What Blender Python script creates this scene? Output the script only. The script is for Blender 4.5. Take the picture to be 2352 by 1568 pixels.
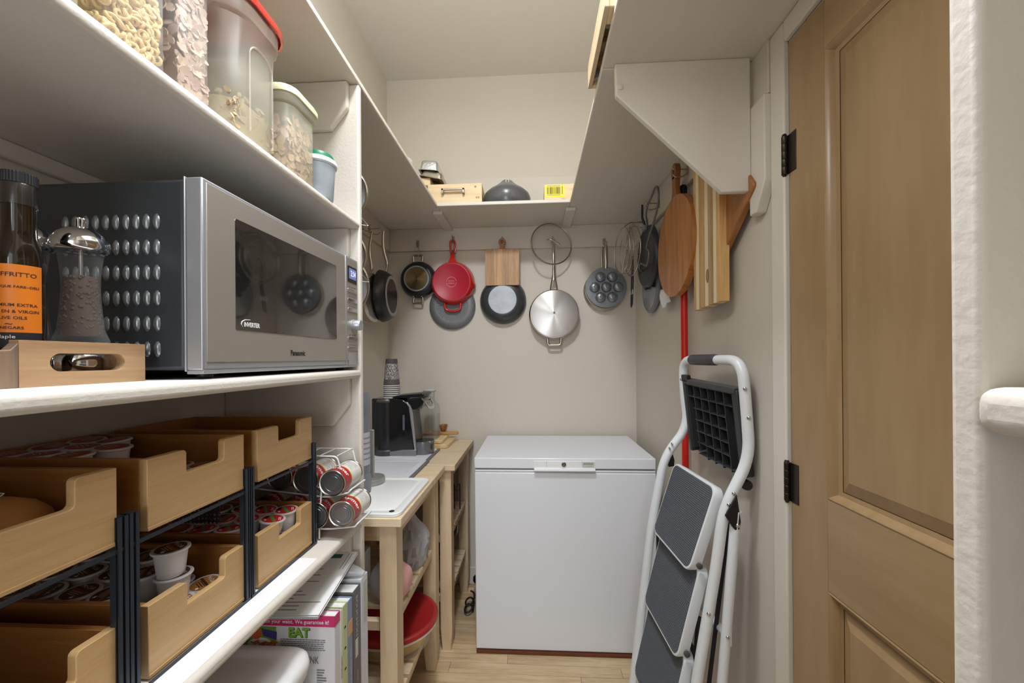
import bpy, bmesh, math, random
from mathutils import Vector, Matrix, Euler
random.seed(7)
for o in list(bpy.data.objects): bpy.data.objects.remove(o)
SC = bpy.context.scene; COL = SC.collection
PI = math.pi
# ------------------------------------------------------------------ camera
EYE = 1.347
yaw = math.atan(50/900.); rol = 0.008
fw = Vector((-math.sin(yaw), math.cos(yaw), 0)); r0 = Vector((math.cos(yaw), math.sin(yaw), 0)); u0 = Vector((0, 0, 1))
rt = r0*math.cos(rol)-u0*math.sin(rol); up = u0*math.cos(rol)+r0*math.sin(rol)
cd = bpy.data.cameras.new('camera'); cam = bpy.data.objects.new('camera', cd); COL.objects.link(cam)
cam.matrix_world = Matrix(((rt.x, up.x, -fw.x, 0), (rt.y, up.y, -fw.y, 0), (rt.z, up.z, -fw.z, EYE), (0, 0, 0, 1)))
cd.sensor_fit = 'HORIZONTAL'; cd.sensor_width = 36.0; cd.lens = 900/2352*36; cd.shift_y = 39/2352; cd.clip_start = 0.01
SC.camera = cam
# ------------------------------------------------------------------ world, lights, exposure
wd = bpy.data.worlds.new('world'); SC.world = wd; wd.use_nodes = True
bg = wd.node_tree.nodes['Background']; bg.inputs[0].default_value = (0.95, 0.985, 1.04, 1); bg.inputs[1].default_value = WORLD = 2.0
def lamp(name, kind, loc, power, color, size, rot=(0, 0, 0), sy=None):
    l = bpy.data.lights.new(name, kind); l.energy = power; l.color = color
    if kind == 'AREA':
        l.size = size
        if sy: l.shape = 'RECTANGLE'; l.size_y = sy
    else: l.shadow_soft_size = size
    o = bpy.data.objects.new(name, l); COL.objects.link(o); o.location = loc; o.rotation_euler = rot
    return o
lamp('ceiling_lamp', 'POINT', (-0.15, 0.72, 2.86), 16, (0.94, 0.985, 1.05), 0.09)
lamp('ceiling_downlight', 'AREA', (-0.15, 0.72, 2.9), 19, (0.94, 0.985, 1.05), 0.2)
lamp('low_fill', 'AREA', (-0.12, 0.42, 2.08), 5.8, (0.94, 0.985, 1.05), 0.3)  # added fill light, no such fixture hangs here
lamp('kitchen_fill', 'AREA', (-0.35, -2.6, 1.5), 21, (0.94, 0.985, 1.05), 0.7, (math.radians(90), 0, 0), 1.8)  # added fill behind the camera, standing for unseen kitchen lighting
SC.view_settings.view_transform = 'Standard'; SC.view_settings.look = 'None'
SC.view_settings.gamma = 1; SC.view_settings.use_curve_mapping = False; SC.view_settings.exposure = 0.0
# ------------------------------------------------------------------ helpers: materials
def lin(c):
    f = lambda v: v/12.92 if v <= 0.04045 else ((v+0.055)/1.055)**2.4
    return (f(c[0]/255.), f(c[1]/255.), f(c[2]/255.), 1)
MC = {}
def nd(nt, t, **k):
    n = nt.nodes.new(t)
    for a, v in k.items(): setattr(n, a, v)
    return n
def P(name, col, rough=0.5, metal=0.0, bump=None, var=None, spec=None, coat=0, trans=0, ior=None, alpha=None, rvar=None, aniso=None, subs=0):
    """plain procedural material: colour + noise variation + noise bump"""
    if name in MC: return MC[name]
    m = bpy.data.materials.new(name); m.use_nodes = True; nt = m.node_tree; b = nt.nodes['Principled BSDF']
    I = b.inputs; I['Base Color'].default_value = lin(col); I['Roughness'].default_value = rough; I['Metallic'].default_value = metal
    if spec is not None: I['Specular IOR Level'].default_value = spec
    if coat: I['Coat Weight'].default_value = coat; I['Coat Roughness'].default_value = 0.08
    if trans: I['Transmission Weight'].default_value = trans
    if ior: I['IOR'].default_value = ior
    if alpha is not None: I['Alpha'].default_value = alpha
    if subs: I['Subsurface Weight'].default_value = subs; I['Subsurface Radius'].default_value = (.01, .008, .006)
    tc = nd(nt, 'ShaderNodeTexCoord'); L = nt.links.new
    if aniso:
        I['Anisotropic'].default_value = aniso; I['Anisotropic Rotation'].default_value = 0.25
        if aniso > .6:
            tg = nd(nt, 'ShaderNodeTangent', direction_type='RADIAL', axis='Z'); L(tg.outputs[0], I['Tangent'])
    if var or rvar:
        sc, am = var or rvar
        n = nd(nt, 'ShaderNodeTexNoise'); n.inputs['Scale'].default_value = sc; n.inputs['Detail'].default_value = 4
        L(tc.outputs['Object'], n.inputs['Vector'])
        if var:
            mx = nd(nt, 'ShaderNodeMix', data_type='RGBA'); c = lin(col)
            mx.inputs[6].default_value = tuple(max(0, v*(1-am)) for v in c[:3])+(1,); mx.inputs[7].default_value = tuple(min(1, v*(1+am)) for v in c[:3])+(1,)
            L(n.outputs[0], mx.inputs[0]); L(mx.outputs[2], I['Base Color'])
        if rvar:
            mr = nd(nt, 'ShaderNodeMapRange'); mr.inputs[3].default_value = max(0, rough-am); mr.inputs[4].default_value = rough+am
            L(n.outputs[0], mr.inputs[0]); L(mr.outputs[0], I['Roughness'])
    if bump:
        n2 = nd(nt, 'ShaderNodeTexNoise'); n2.inputs['Scale'].default_value = bump[0]; n2.inputs['Detail'].default_value = 3
        bp = nd(nt, 'ShaderNodeBump'); bp.inputs['Strength'].default_value = bump[1]; bp.inputs['Distance'].default_value = 0.002
        L(tc.outputs['Object'], n2.inputs['Vector']); L(n2.outputs[0], bp.inputs['Height']); L(bp.outputs[0], I['Normal'])
    MC[name] = m; return m
def W(name, light, dark, axis='X', scale=9.0, stretch=14.0, rough=0.45, rnd=0.25, knots=0.0, coat=0.0, con=(0.3, 0.7)):
    """wood: grain streaks along an axis, each object tinted a little differently"""
    if name in MC: return MC[name]
    m = bpy.data.materials.new(name); m.use_nodes = True; nt = m.node_tree; b = nt.nodes['Principled BSDF']; L = nt.links.new
    b.inputs['Roughness'].default_value = rough
    if coat: b.inputs['Coat Weight'].default_value = coat; b.inputs['Coat Roughness'].default_value = 0.2
    tc = nd(nt, 'ShaderNodeTexCoord'); oi = nd(nt, 'ShaderNodeObjectInfo')
    ad = nd(nt, 'ShaderNodeVectorMath', operation='ADD'); sc = nd(nt, 'ShaderNodeVectorMath', operation='SCALE'); sc.inputs[3].default_value = 7.0
    cb = nd(nt, 'ShaderNodeCombineXYZ')
    for i in range(3): L(oi.outputs['Random'], cb.inputs[i])
    L(cb.outputs[0], sc.inputs[0]); L(tc.outputs['Object'], ad.inputs[0]); L(sc.outputs[0], ad.inputs[1])
    mp = nd(nt, 'ShaderNodeMapping'); s = [stretch]*3; s['XYZ'.index(axis)] = 1.0; mp.inputs['Scale'].default_value = s
    L(ad.outputs[0], mp.inputs['Vector'])
    n1 = nd(nt, 'ShaderNodeTexNoise'); n1.inputs['Scale'].default_value = scale*.45; n1.inputs['Detail'].default_value = 5; n1.inputs['Distortion'].default_value = 0.6
    n2 = nd(nt, 'ShaderNodeTexNoise'); n2.inputs['Scale'].default_value = scale*2.2; n2.inputs['Detail'].default_value = 3
    L(mp.outputs[0], n1.inputs['Vector']); L(mp.outputs[0], n2.inputs['Vector'])
    mm = nd(nt, 'ShaderNodeMath', operation='MULTIPLY_ADD'); mm.inputs[1].default_value = 0.35; 
    m2 = nd(nt, 'ShaderNodeMath', operation='MULTIPLY'); m2.inputs[1].default_value = 0.65
    L(n1.outputs[0], m2.inputs[0]); L(n2.outputs[0], mm.inputs[0]); L(m2.outputs[0], mm.inputs[2])
    rp = nd(nt, 'ShaderNodeValToRGB'); e = rp.color_ramp.elements
    e[0].position = con[0]; e[0].color = lin(dark); e[1].position = con[1]; e[1].color = lin(light)
    L(mm.outputs[0], rp.inputs[0]); out = rp.outputs[0]
    if knots:
        v = nd(nt, 'ShaderNodeTexVoronoi'); mk = nd(nt, 'ShaderNodeMapping'); ks = [3.2]*3; ks['XYZ'.index(axis)] = 1.6; mk.inputs['Scale'].default_value = ks
        v.inputs['Scale'].default_value = 3.0
        L(ad.outputs[0], mk.inputs['Vector']); L(mk.outputs[0], v.inputs['Vector'])
        kr = nd(nt, 'ShaderNodeValToRGB'); k = kr.color_ramp.elements; k[0].position = 0.03; k[0].color = (1, 1, 1, 1); k[1].position = 0.1; k[1].color = (0, 0, 0, 1)
        L(v.outputs['Distance'], kr.inputs[0]); kx = nd(nt, 'ShaderNodeMix', data_type='RGBA'); kx.inputs[7].default_value = lin((128, 92, 60))
        kf = nd(nt, 'ShaderNodeMath', operation='MULTIPLY'); kf.inputs[1].default_value = knots
        L(kr.outputs[0], kf.inputs[0]); L(kf.outputs[0], kx.inputs[0]); L(out, kx.inputs[6]); out = kx.outputs[2]
    hs = nd(nt, 'ShaderNodeHueSaturation'); mr = nd(nt, 'ShaderNodeMapRange'); mr.inputs[3].default_value = 1-rnd; mr.inputs[4].default_value = 1+rnd
    L(oi.outputs['Random'], mr.inputs[0]); L(mr.outputs[0], hs.inputs['Value']); L(out, hs.inputs['Color']); L(hs.outputs[0], b.inputs['Base Color'])
    bp = nd(nt, 'ShaderNodeBump'); bp.inputs['Strength'].default_value = 0.15; bp.inputs['Distance'].default_value = 0.001
    L(n2.outputs[0], bp.inputs['Height']); L(bp.outputs[0], b.inputs['Normal'])
    MC[name] = m; return m
def clear(name, col, op=0.25, rough=0.1, tint=(255, 255, 255), edge=0.6):
    """thin clear plastic: see-through mixed with a little glossy, milky surface"""
    if name in MC: return MC[name]
    m = bpy.data.materials.new(name); m.use_nodes = True; nt = m.node_tree; b = nt.nodes['Principled BSDF']; L = nt.links.new
    b.inputs['Base Color'].default_value = lin(col); b.inputs['Roughness'].default_value = rough
    t = nd(nt, 'ShaderNodeBsdfTransparent'); t.inputs[0].default_value = lin(tint)
    fr = nd(nt, 'ShaderNodeLayerWeight'); fr.inputs[0].default_value = 0.25
    mr = nd(nt, 'ShaderNodeMapRange'); mr.inputs[3].default_value = op; mr.inputs[4].default_value = min(1, op+edge)
    mx = nd(nt, 'ShaderNodeMixShader'); L(fr.outputs['Facing'], mr.inputs[0]); L(mr.outputs[0], mx.inputs[0])
    L(t.outputs[0], mx.inputs[1]); L(b.outputs[0], mx.inputs[2]); L(mx.outputs[0], nt.nodes['Material Output'].inputs[0])
    MC[name] = m; return m
def emit(name, col, s):
    m = bpy.data.materials.new(name); m.use_nodes = True; b = m.node_tree.nodes['Principled BSDF']
    b.inputs['Base Color'].default_value = lin(col); b.inputs['Emission Color'].default_value = lin(col); b.inputs['Emission Strength'].default_value = s
    MC[name] = m; return m
# ------------------------------------------------------------------ helpers: meshes
class M:
    def __init__(s): s.v = []; s.f = []
    def add(s, vs, fs):
        o = len(s.v); s.v += [tuple(v) for v in vs]; s.f += [tuple(i+o for i in f) for f in fs]; return s
    def box(s, x0, x1, y0, y1, z0, z1):
        return s.add([(x0, y0, z0), (x1, y0, z0), (x1, y1, z0), (x0, y1, z0), (x0, y0, z1), (x1, y0, z1), (x1, y1, z1), (x0, y1, z1)],
                     [(3, 2, 1, 0), (4, 5, 6, 7), (0, 1, 5, 4), (1, 2, 6, 5), (2, 3, 7, 6), (3, 0, 4, 7)])
    def prism(s, pts, axis, a, b):
        """polygon (2D, in the two other axes) extruded along axis from a to b"""
        n = len(pts)
        def g(p, t):
            if axis == 'Z': return (p[0], p[1], t)
            if axis == 'Y': return (p[0], t, p[1])
            return (t, p[0], p[1])
        return s.add([g(p, a) for p in pts]+[g(p, b) for p in pts],
                     [tuple(range(n))[::-1], tuple(range(n, 2*n))]+[(i, (i+1) % n, (i+1) % n+n, i+n) for i in range(n)])
    def lathe(s, prof, c=(0, 0, 0), axis='Z', n=32, caps=True, sx=1, sy=1):
        k = len(prof); vs = []
        for r, h in prof:
            for i in range(n):
                a = 2*PI*i/n; x, y = r*math.cos(a)*sx, r*math.sin(a)*sy
                vs.append({'Z': (c[0]+x, c[1]+y, c[2]+h), 'Y': (c[0]+x, c[1]+h, c[2]+y), 'X': (c[0]+h, c[1]+x, c[2]+y)}[axis])
        fs = [(j*n+i, j*n+(i+1) % n, (j+1)*n+(i+1) % n, (j+1)*n+i) for j in range(k-1) for i in range(n)]
        if caps: fs += [tuple(range(n))[::-1], tuple(range((k-1)*n, k*n))]
        return s.add(vs, fs)
    def tube(s, path, r, n=8, closed=False, flat=1.0):
        pts = [Vector(p) for p in path]; k = len(pts); vs = []; pn = None
        for i, p in enumerate(pts):
            if closed: t = pts[(i+1) % k]-pts[i-1]
            else: t = pts[min(i+1, k-1)]-pts[max(i-1, 0)]
            t.normalize()
            if pn is None:
                q = Vector((0, 0, 1)) if abs(t.z) < .9 else Vector((1, 0, 0)); pn = (q-t*q.dot(t)).normalized()
            else: pn = (pn-t*pn.dot(t)).normalized()
            bn = t.cross(pn); rr = r if not isinstance(r, (list, tuple)) else (r[i] if len(r) == k else r[min(len(r)-1, round(i*(len(r)-1)/(k-1)))])
            for j in range(n):
                a = 2*PI*j/n; vs.append(p+pn*math.cos(a)*rr+bn*math.sin(a)*rr*flat)
        fs = [(i*n+j, i*n+(j+1) % n, ((i+1) % k)*n+(j+1) % n, ((i+1) % k)*n+j) for i in range(k if closed else k-1) for j in range(n)]
        if not closed: fs += [tuple(range(n))[::-1], tuple(range((k-1)*n, k*n))]
        return s.add(vs, fs)
    def loft(s, rings, caps=(True, True)):
        n = len(rings[0]); vs = [p for r in rings for p in r]
        fs = [(j*n+i, j*n+(i+1) % n, (j+1)*n+(i+1) % n, (j+1)*n+i) for j in range(len(rings)-1) for i in range(n)]
        if caps[0]: fs.append(tuple(range(n))[::-1])
        if caps[1]: fs.append(tuple(range((len(rings)-1)*n, len(rings)*n)))
        return s.add(vs, fs)
    def ball(s, c, r, n=12, k=8):
        r = (r, r, r) if not isinstance(r, (tuple, list)) else r
        return s.loft([[(c[0]+r[0]*math.sin(PI*j/k)*math.cos(2*PI*i/n), c[1]+r[1]*math.sin(PI*j/k)*math.sin(2*PI*i/n), c[2]-r[2]*math.cos(PI*j/k)) for i in range(n)] for j in [0.05]+list(range(1, k))+[k-.05]])
    def mesh_add(s, o, mat=None):
        return s.add([mat @ Vector(v) if mat else v for v in o.v], o.f)
    def xf(s, mat): s.v = [tuple(mat @ Vector(v)) for v in s.v]; return s
def rr(cx, cy, hx, hy, r, n=5):
    """rounded rectangle outline"""
    out = []
    for sx, sy, a0 in ((1, 1, 0), (-1, 1, 90), (-1, -1, 180), (1, -1, 270)):
        for i in range(n+1):
            a = math.radians(a0+90*i/n); out.append((cx+sx*(hx-r)+r*math.cos(a), cy+sy*(hy-r)+r*math.sin(a)))
    return out
def rr3(cx, cy, z, hx, hy, r, n=5): return [(x, y, z) for x, y in rr(cx, cy, hx, hy, r, n)]
def arc(cx, cy, r, a0, a1, n=8): return [(cx+r*math.cos(math.radians(a0+(a1-a0)*i/n)), cy+r*math.sin(math.radians(a0+(a1-a0)*i/n))) for i in range(n+1)]
def fillet(path, r, n=5):
    """rounded corners on an open 3D polyline"""
    p = [Vector(q) for q in path]; out = [p[0]]
    for i in range(1, len(p)-1):
        a = (p[i-1]-p[i]); b = (p[i+1]-p[i]); d = min(r, a.length*.49, b.length*.49); A = p[i]+a.normalized()*d; B = p[i]+b.normalized()*d
        for k in range(n+1):
            t = k/n; out.append(A*(1-t)**2+p[i]*2*t*(1-t)+B*t*t)
    out.append(p[-1]); return out
OFF = {}
def build(name, m, mat, parent=None, smooth=40, bevel=0, world=False, seg=2):
    me = bpy.data.meshes.new(name)
    off = OFF.get(parent.name, Vector((0, 0, 0))) if (parent and world) else None
    vs = [tuple(Vector(v)-off) for v in m.v] if off else m.v
    me.from_pydata(vs, [], m.f)
    bm = bmesh.new(); bm.from_mesh(me); bmesh.ops.recalc_face_normals(bm, faces=bm.faces); bm.to_mesh(me); bm.free()
    me.update(); me.materials.append(mat)
    if smooth:
        for p in me.polygons: p.use_smooth = True
        me.set_sharp_from_angle(angle=math.radians(smooth))
    o = bpy.data.objects.new(name, me); COL.objects.link(o)
    if bevel:
        b = o.modifiers.new('bevel', 'BEVEL'); b.width = bevel; b.segments = seg; b.limit_method = 'ANGLE'; b.angle_limit = math.radians(35)
    if parent: o.parent = parent; OFF[o.name] = OFF.get(parent.name, Vector((0, 0, 0)))
    return o
def tag(o, label=None, cat=None, group=None, kind=None):
    if label: o['label'] = label
    if cat: o['category'] = cat
    if group: o['group'] = group
    if kind: o['kind'] = kind
    return o
def thing(name, label, cat, loc=(0, 0, 0), rot=(0, 0, 0), group=None):
    o = bpy.data.objects.new(name, None); COL.objects.link(o); o.location = loc
    o.rotation_euler = rot; o.empty_display_size = 0.02; OFF[o.name] = Vector(loc)
    return tag(o, label, cat, group)
def struct(name, m, mat, **k): return tag(build(name, m, mat, **k), kind='structure')
def copy_tree(o, parent=None):
    c = o.copy(); COL.objects.link(c)
    if parent: c.parent = parent
    for ch in list(o.children): copy_tree(ch, c)
    return c
def text(s, size, org, xd, yd, mat, parent, name='lettering', align='CENTER', sx=1.0, depth=0.0002, wrap=None, world=True, bold=0, res=2):
    """flat printed lettering as a thin mesh; wrap=(axis point, radius) bends it round a vertical cylinder"""
    cu = bpy.data.curves.new('t', 'FONT'); cu.body = s; cu.size = size; cu.align_x = align; cu.align_y = 'CENTER'; cu.resolution_u = res; cu.offset = bold
    to = bpy.data.objects.new('t', cu); COL.objects.link(to); dg = bpy.context.evaluated_depsgraph_get(); dg.update()
    me = bpy.data.meshes.new_from_object(to.evaluated_get(dg)); bpy.data.objects.remove(to); bpy.data.curves.remove(cu)
    org = Vector(org); xd = Vector(xd).normalized(); yd = Vector(yd).normalized(); zd = xd.cross(yd)
    off = OFF.get(parent.name, Vector((0, 0, 0))) if world else Vector((0, 0, 0))
    for v in me.vertices:
        x, y = v.co.x*sx, v.co.y
        if wrap:
            c, R = wrap; a0 = math.atan2(org.y-c[1], org.x-c[0]); a = a0+x/R
            v.co = Vector((c[0]+R*math.cos(a), c[1]+R*math.sin(a), org.z+y))-off
        else: v.co = org+xd*x+yd*y+zd*depth-off
    me.materials.append(mat); o = bpy.data.objects.new(name, me); COL.objects.link(o); o.parent = parent; OFF[o.name] = OFF.get(parent.name, Vector((0, 0, 0)))
    return o
WALLROT = {'back': (PI/2, 0, 0), 'right': (PI/2, 0, -PI/2), 'left': (PI/2, 0, PI/2)}   # local z points out of the wall, y up
# ------------------------------------------------------------------ materials
WALL = P('wall_paint', (209, 201, 187), 0.75, bump=(220, .12), var=(3, .02))
WALLP = P('wall_board_paint', (210, 202, 188), 0.55, bump=(150, .15))
CEIL = P('ceiling_paint', (222, 219, 210), 0.85, bump=(160, .15))
SHELF = P('shelf_paint', (221, 214, 202), 0.48, bump=(150, .3))
TRIM = P('trim_paint', (214, 206, 194), 0.5, bump=(120, .12))
WHITE = P('white_enamel', (230, 233, 238), 0.28, var=(3, .015))
PWHITE = P('white_plastic', (232, 232, 230), 0.38)
SHEETW = P('sheet_white', (245, 245, 244), 0.5)
BAMBOO = W('bamboo', (208, 172, 122), (186, 148, 96), 'Y', 11, 22, .42, .05, con=(.2, .8))
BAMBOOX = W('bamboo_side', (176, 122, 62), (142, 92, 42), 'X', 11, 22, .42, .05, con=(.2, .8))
PINE = W('pine_y', (226, 206, 174), (206, 180, 142), 'Y', 7, 9, .5, .05, knots=.5)
PINEX = W('pine_x', (230, 212, 182), (210, 184, 146), 'X', 7, 9, .5, .06, knots=.3)
PINEZ = W('pine_z', (226, 206, 174), (206, 180, 142), 'Z', 7, 9, .5, .05, knots=.6)
BOXW = W('pale_box_wood', (238, 218, 178), (222, 194, 146), 'X', 7, 10, .5, .05, knots=.25)
OAK = W('oak_plank', (216, 192, 154), (176, 146, 108), 'X', 7, 13, .38, .2, con=(.32, .62))
DOORW = W('door_maple', (172, 144, 106), (146, 117, 78), 'Z', 3.2, 7, .36, .05, coat=.15, con=(.25, .75))
DOORY = W('door_maple_rail', (172, 144, 106), (148, 119, 80), 'Y', 3.2, 7, .36, .05, coat=.15, con=(.25, .75))
TRAYW = W('tray_acacia', (178, 144, 106), (148, 114, 80), 'Y', 9, 12, .45, .05, knots=.3)
TRAYX = W('tray_acacia_x', (160, 122, 86), (130, 94, 62), 'X', 9, 12, .45, .05)
TRAYD = W('tray_dark_end', (150, 120, 92), (104, 88, 76), 'Z', 9, 12, .5, .05)
ACA = W('acacia_strip', (214, 178, 118), (172, 128, 74), 'Y', 8, 14, .42, .3)
ACAY = ACA
TEAK = W('teak_strip', (190, 128, 64), (140, 84, 36), 'Y', 7, 12, .36, .28)
SQB = W('square_board_strip', (206, 166, 120), (164, 118, 76), 'Y', 8, 12, .45, .26)
BOARD = W('boxed_maple', (220, 186, 132), (196, 156, 102), 'X', 8, 12, .45, .1)
WALN = W('red_brown_wood', (178, 122, 70), (130, 82, 42), 'Y', 7, 10, .4, .08)
STEEL = P('brushed_steel', (188, 186, 182), 0.32, 1.0, rvar=(30, .06))
MWFACE = P('microwave_face', (178, 172, 161), .36, .6, bump=(300, .03))
STEELW = P('warm_steel', (188, 180, 166), 0.26, 1.0)
STEELD = P('steel_disc', (196, 194, 190), 0.3, 1.0, aniso=.85)
BRONZED = P('tarnished_disc', (150, 136, 104), 0.33, 1.0, aniso=.8, var=(14, .25))
CHROME = P('chrome', (214, 214, 216), 0.08, 1.0)
NICKEL = P('satin_nickel', (176, 168, 154), 0.3, 1.0)
SILVERP = P('silver_plastic', (176, 178, 182), 0.35, .55)
BLACK = P('black_plastic', (22, 22, 24), 0.3)
BLACKM = P('black_matte', (30, 30, 32), 0.55)
NONST = P('nonstick_black', (34, 35, 37), 0.36, var=(20, .1))
ANOD = P('anodised_grey', (74, 76, 78), 0.3, .4)
GREYEN = P('grey_speckle', (120, 122, 124), 0.5, .3, var=(260, .25))
GREYB = P('worn_aluminium', (168, 172, 178), 0.45, .5, var=(18, .3))
GREYP = P('grey_plastic', (120, 124, 128), 0.45)
ALU = P('cast_aluminium', (150, 156, 162), 0.36, .8, var=(40, .12))
REDC = P('red_enamel', (196, 36, 22), 0.22, coat=.5)
REDM = P('red_enamel_base', (178, 30, 52), 0.42)
REDL = P('red_lid', (160, 36, 36), 0.4, var=(6, .05))
REDPOLE = P('red_pole', (206, 34, 18), 0.28)
GREEN = P('green_lid', (20, 124, 84), 0.35)
PINK = P('pink_plastic', (238, 178, 172), 0.4)
DKFRAME = P('black_frame', (58, 63, 70), 0.38, .5, bump=(500, .08))
BRONZE = P('hinge_bronze', (66, 58, 50), 0.35, .8)
MWBODY = P('microwave_case', (62, 66, 70), 0.4, .3, bump=(400, .06))
MWGLASS = P('microwave_glass', (30, 28, 26), 0.035, 0.0, spec=1.0, coat=1.0, ior=2.1)
TINEND = P('tin_end_grey', (128, 130, 132), .36, .9)
LIDST = P('lid_steel', (214, 214, 212), .42, .7)
GLASS = P('clear_glass', (255, 255, 255), 0.02, trans=1.0, ior=1.45)
THING = clear('thin_glass', (214, 218, 214), .045, .03, (247, 248, 246), .25)
ACRYL = clear('thin_acrylic', (220, 222, 222), .04, .03, (244, 245, 245), .3)
TUB = clear('milky_tub', (232, 230, 214), .30, .3, (248, 246, 238), .3)
TUBC = clear('clear_tub', (232, 226, 222), .16, .22, (250, 248, 244), .3)
TUBB = clear('bluish_cup', (206, 216, 226), .4, .3, (232, 238, 246))
BAG = clear('plastic_bag', (220, 222, 224), .42, .2, (238, 240, 242))
BOTTLE = P('dark_bottle_glass', (30, 21, 9), 0.07, coat=.4, spec=.5)
LOUV = P('louvre_metal', (150, 154, 158), .3, .8)
ORANGE = P('orange_label', (226, 124, 24), 0.45)
INK = P('dark_ink', (58, 34, 22), 0.6)
BLKINK = P('black_ink', (24, 24, 26), 0.6)
GREYINK = P('grey_ink', (116, 116, 120), 0.6)
WHTINK = P('white_ink', (238, 238, 236), 0.6)
PAPER = P('paper_white', (236, 236, 234), 0.7)
CREAM = P('cereal_cream', (236, 214, 164), 0.75, var=(60, .08))
FLAKE = P('cereal_flake', (208, 186, 168), 0.75, var=(40, .15))
FLAKED = P('cereal_brown', (176, 140, 112), 0.8, var=(60, .2))
GRAIN = P('loose_grain', (196, 180, 146), 0.85, bump=(420, 1.0), var=(420, .25))
PEPPER = P('peppercorn', (96, 74, 58), 0.7, var=(300, .3))
RUBBER = P('step_rubber', (84, 88, 94), 0.6)
LADW = P('ladder_white', (226, 229, 230), 0.3)
POLY = P('rib_plastic', (50, 51, 53), 0.32)
GRIP = P('dark_grip', (70, 70, 73), 0.5)
YEL = P('yellow_label', (250, 232, 30), 0.5)
def G(n, col, r=.5): return P('flat_'+n, col, r)
# ------------------------------------------------------------------ room shell
floor = struct('floor', M().box(-1.0, 0.9, -2.2, 2.45, -.06, -.012), P('floor_joint', (92, 66, 40), .7))
y = 0.25; k = 0
while y < 2.345:
    x = -.88-random.uniform(0, .5)
    while x < .6:
        L = random.uniform(.34, .95); a, b = max(x, -.88), min(x+L, .6)
        if b-a > .03: build('floor_plank', M().box(a+.0007, b-.0007, y+.0006, min(y+.0567, 2.34)-.0006, -.012, random.uniform(-.0005, .0003)), OAK, floor, 0)
        x += L
    y += .0567
struct('wall_back', M().box(-.98, .7, 2.34, 2.44, 0, 3.04), WALL, smooth=0)
struct('wall_left', M().box(-.98, -.88, -.75, 2.34, 0, 3.04), WALL, smooth=0)
m = M(); m.box(.6, .7, .95, 2.34, 0, 3.04); m.box(.6, .7, -.42, .95, 2.075, 3.04); m.box(.6, .7, -.42, .2, 0, 2.075)
struct('wall_right', m, WALL, smooth=0)
m = M(); m.box(-.98, -.5, -.85, -.75, 0, 3.04); m.box(.02, .7, -.52, -.42, 0, 3.04); m.box(-.5, .02, -.85, -.75, 2.08, 3.04); m.box(.02, .12, -.85, -.52, 0, 3.04)  # unseen wall; doorway narrowed to keep the rear fill off the near upright
struct('wall_front', m, WALL, smooth=0)
struct('ceiling', M().box(-.98, .7, -.85, 2.44, 3.04, 3.1), CEIL, smooth=0)
m = M(); m.box(-.4, .6, 2.326, 2.34, 0, .1); m.box(-.88, -.4, 2.326, 2.34, 0, .1)
struct('baseboard_back', m, TRIM, bevel=.003)
struct('baseboard_right', M().box(.587, .6, 1.02, 2.32, 0, .1), TRIM, bevel=.003)
# door casing
m = M(); m.box(.586, .6, .948, 1.0, 0, 2.128)
struct('trim_1', m, SHELF, bevel=.004)
struct('trim_2', M().box(.586, .6, .12, .948, 2.079, 2.128), SHELF, bevel=.004)
# door: stiles, rails, sunken panels with ogee moulding, hinges
door = tag(build('door_1', M().box(.612, .625, .21, .94, .012, 2.07), DOORW, smooth=0), kind='structure')
F0, F1 = .595, .632
for y0, y1 in ((.832, .942), (.21, .32)): build('door_stile', M().box(F0, F1, y0, y1, .01, 2.072), DOORW, door, bevel=.001)
for z0, z1 in ((1.972, 2.072), (.868, 1.055), (.01, .24)): build('door_rail', M().box(F0, F1, .32, .832, z0, z1), DOORY, door, bevel=.001)
for z0, z1 in ((1.055, 1.972), (.24, .868)):
    m = M(); a = .014
    prof = [(0, .595), (.003, .5935), (.006, .595), (.010, .600), (.014, .606), (.019, .6075), (.022, .6085)]
    rings = [[(x, .832-d, z0+d), (x, .32+d, z0+d), (x, .32+d, z1-d), (x, .832-d, z1-d)] for d, x in prof]
    build('door_moulding', m.loft(rings, (False, False)), DOORW, door, 30)
    m = M(); rings = [[(x, .81-d, z0+.022+d), (x, .342+d, z0+.022+d), (x, .342+d, z1-.022-d), (x, .81-d, z1-.022-d)] for d, x in ((0, .611), (.001, .609), (.024, .601), (.026, .600))]
    build('door_panel', m.loft(rings, (False, True)), DOORW, door, 20)
for zc in (1.815, 1.055, .27):
    h = build('hinge', M().box(.5935, .5955, .918, .952, zc-.045, zc+.045), BRONZE, door, bevel=.0006)
    for i in range(5): build('knuckle', M().lathe([(.0055, zc-.045+i*.018), (.0063, zc-.044+i*.018), (.0063, zc-.028+i*.018), (.0055, zc-.0272+i*.018)], (.5885, .9495, 0), n=14), BRONZE, h)
    build('hinge_pin', M().lathe([(.003, zc-.049), (.0045, zc-.047), (.004, zc-.045), (.003, zc+.045), (.0055, zc+.046), (.004, zc+.050)], (.5885, .9495, 0), n=12), BRONZE, h)
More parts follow.
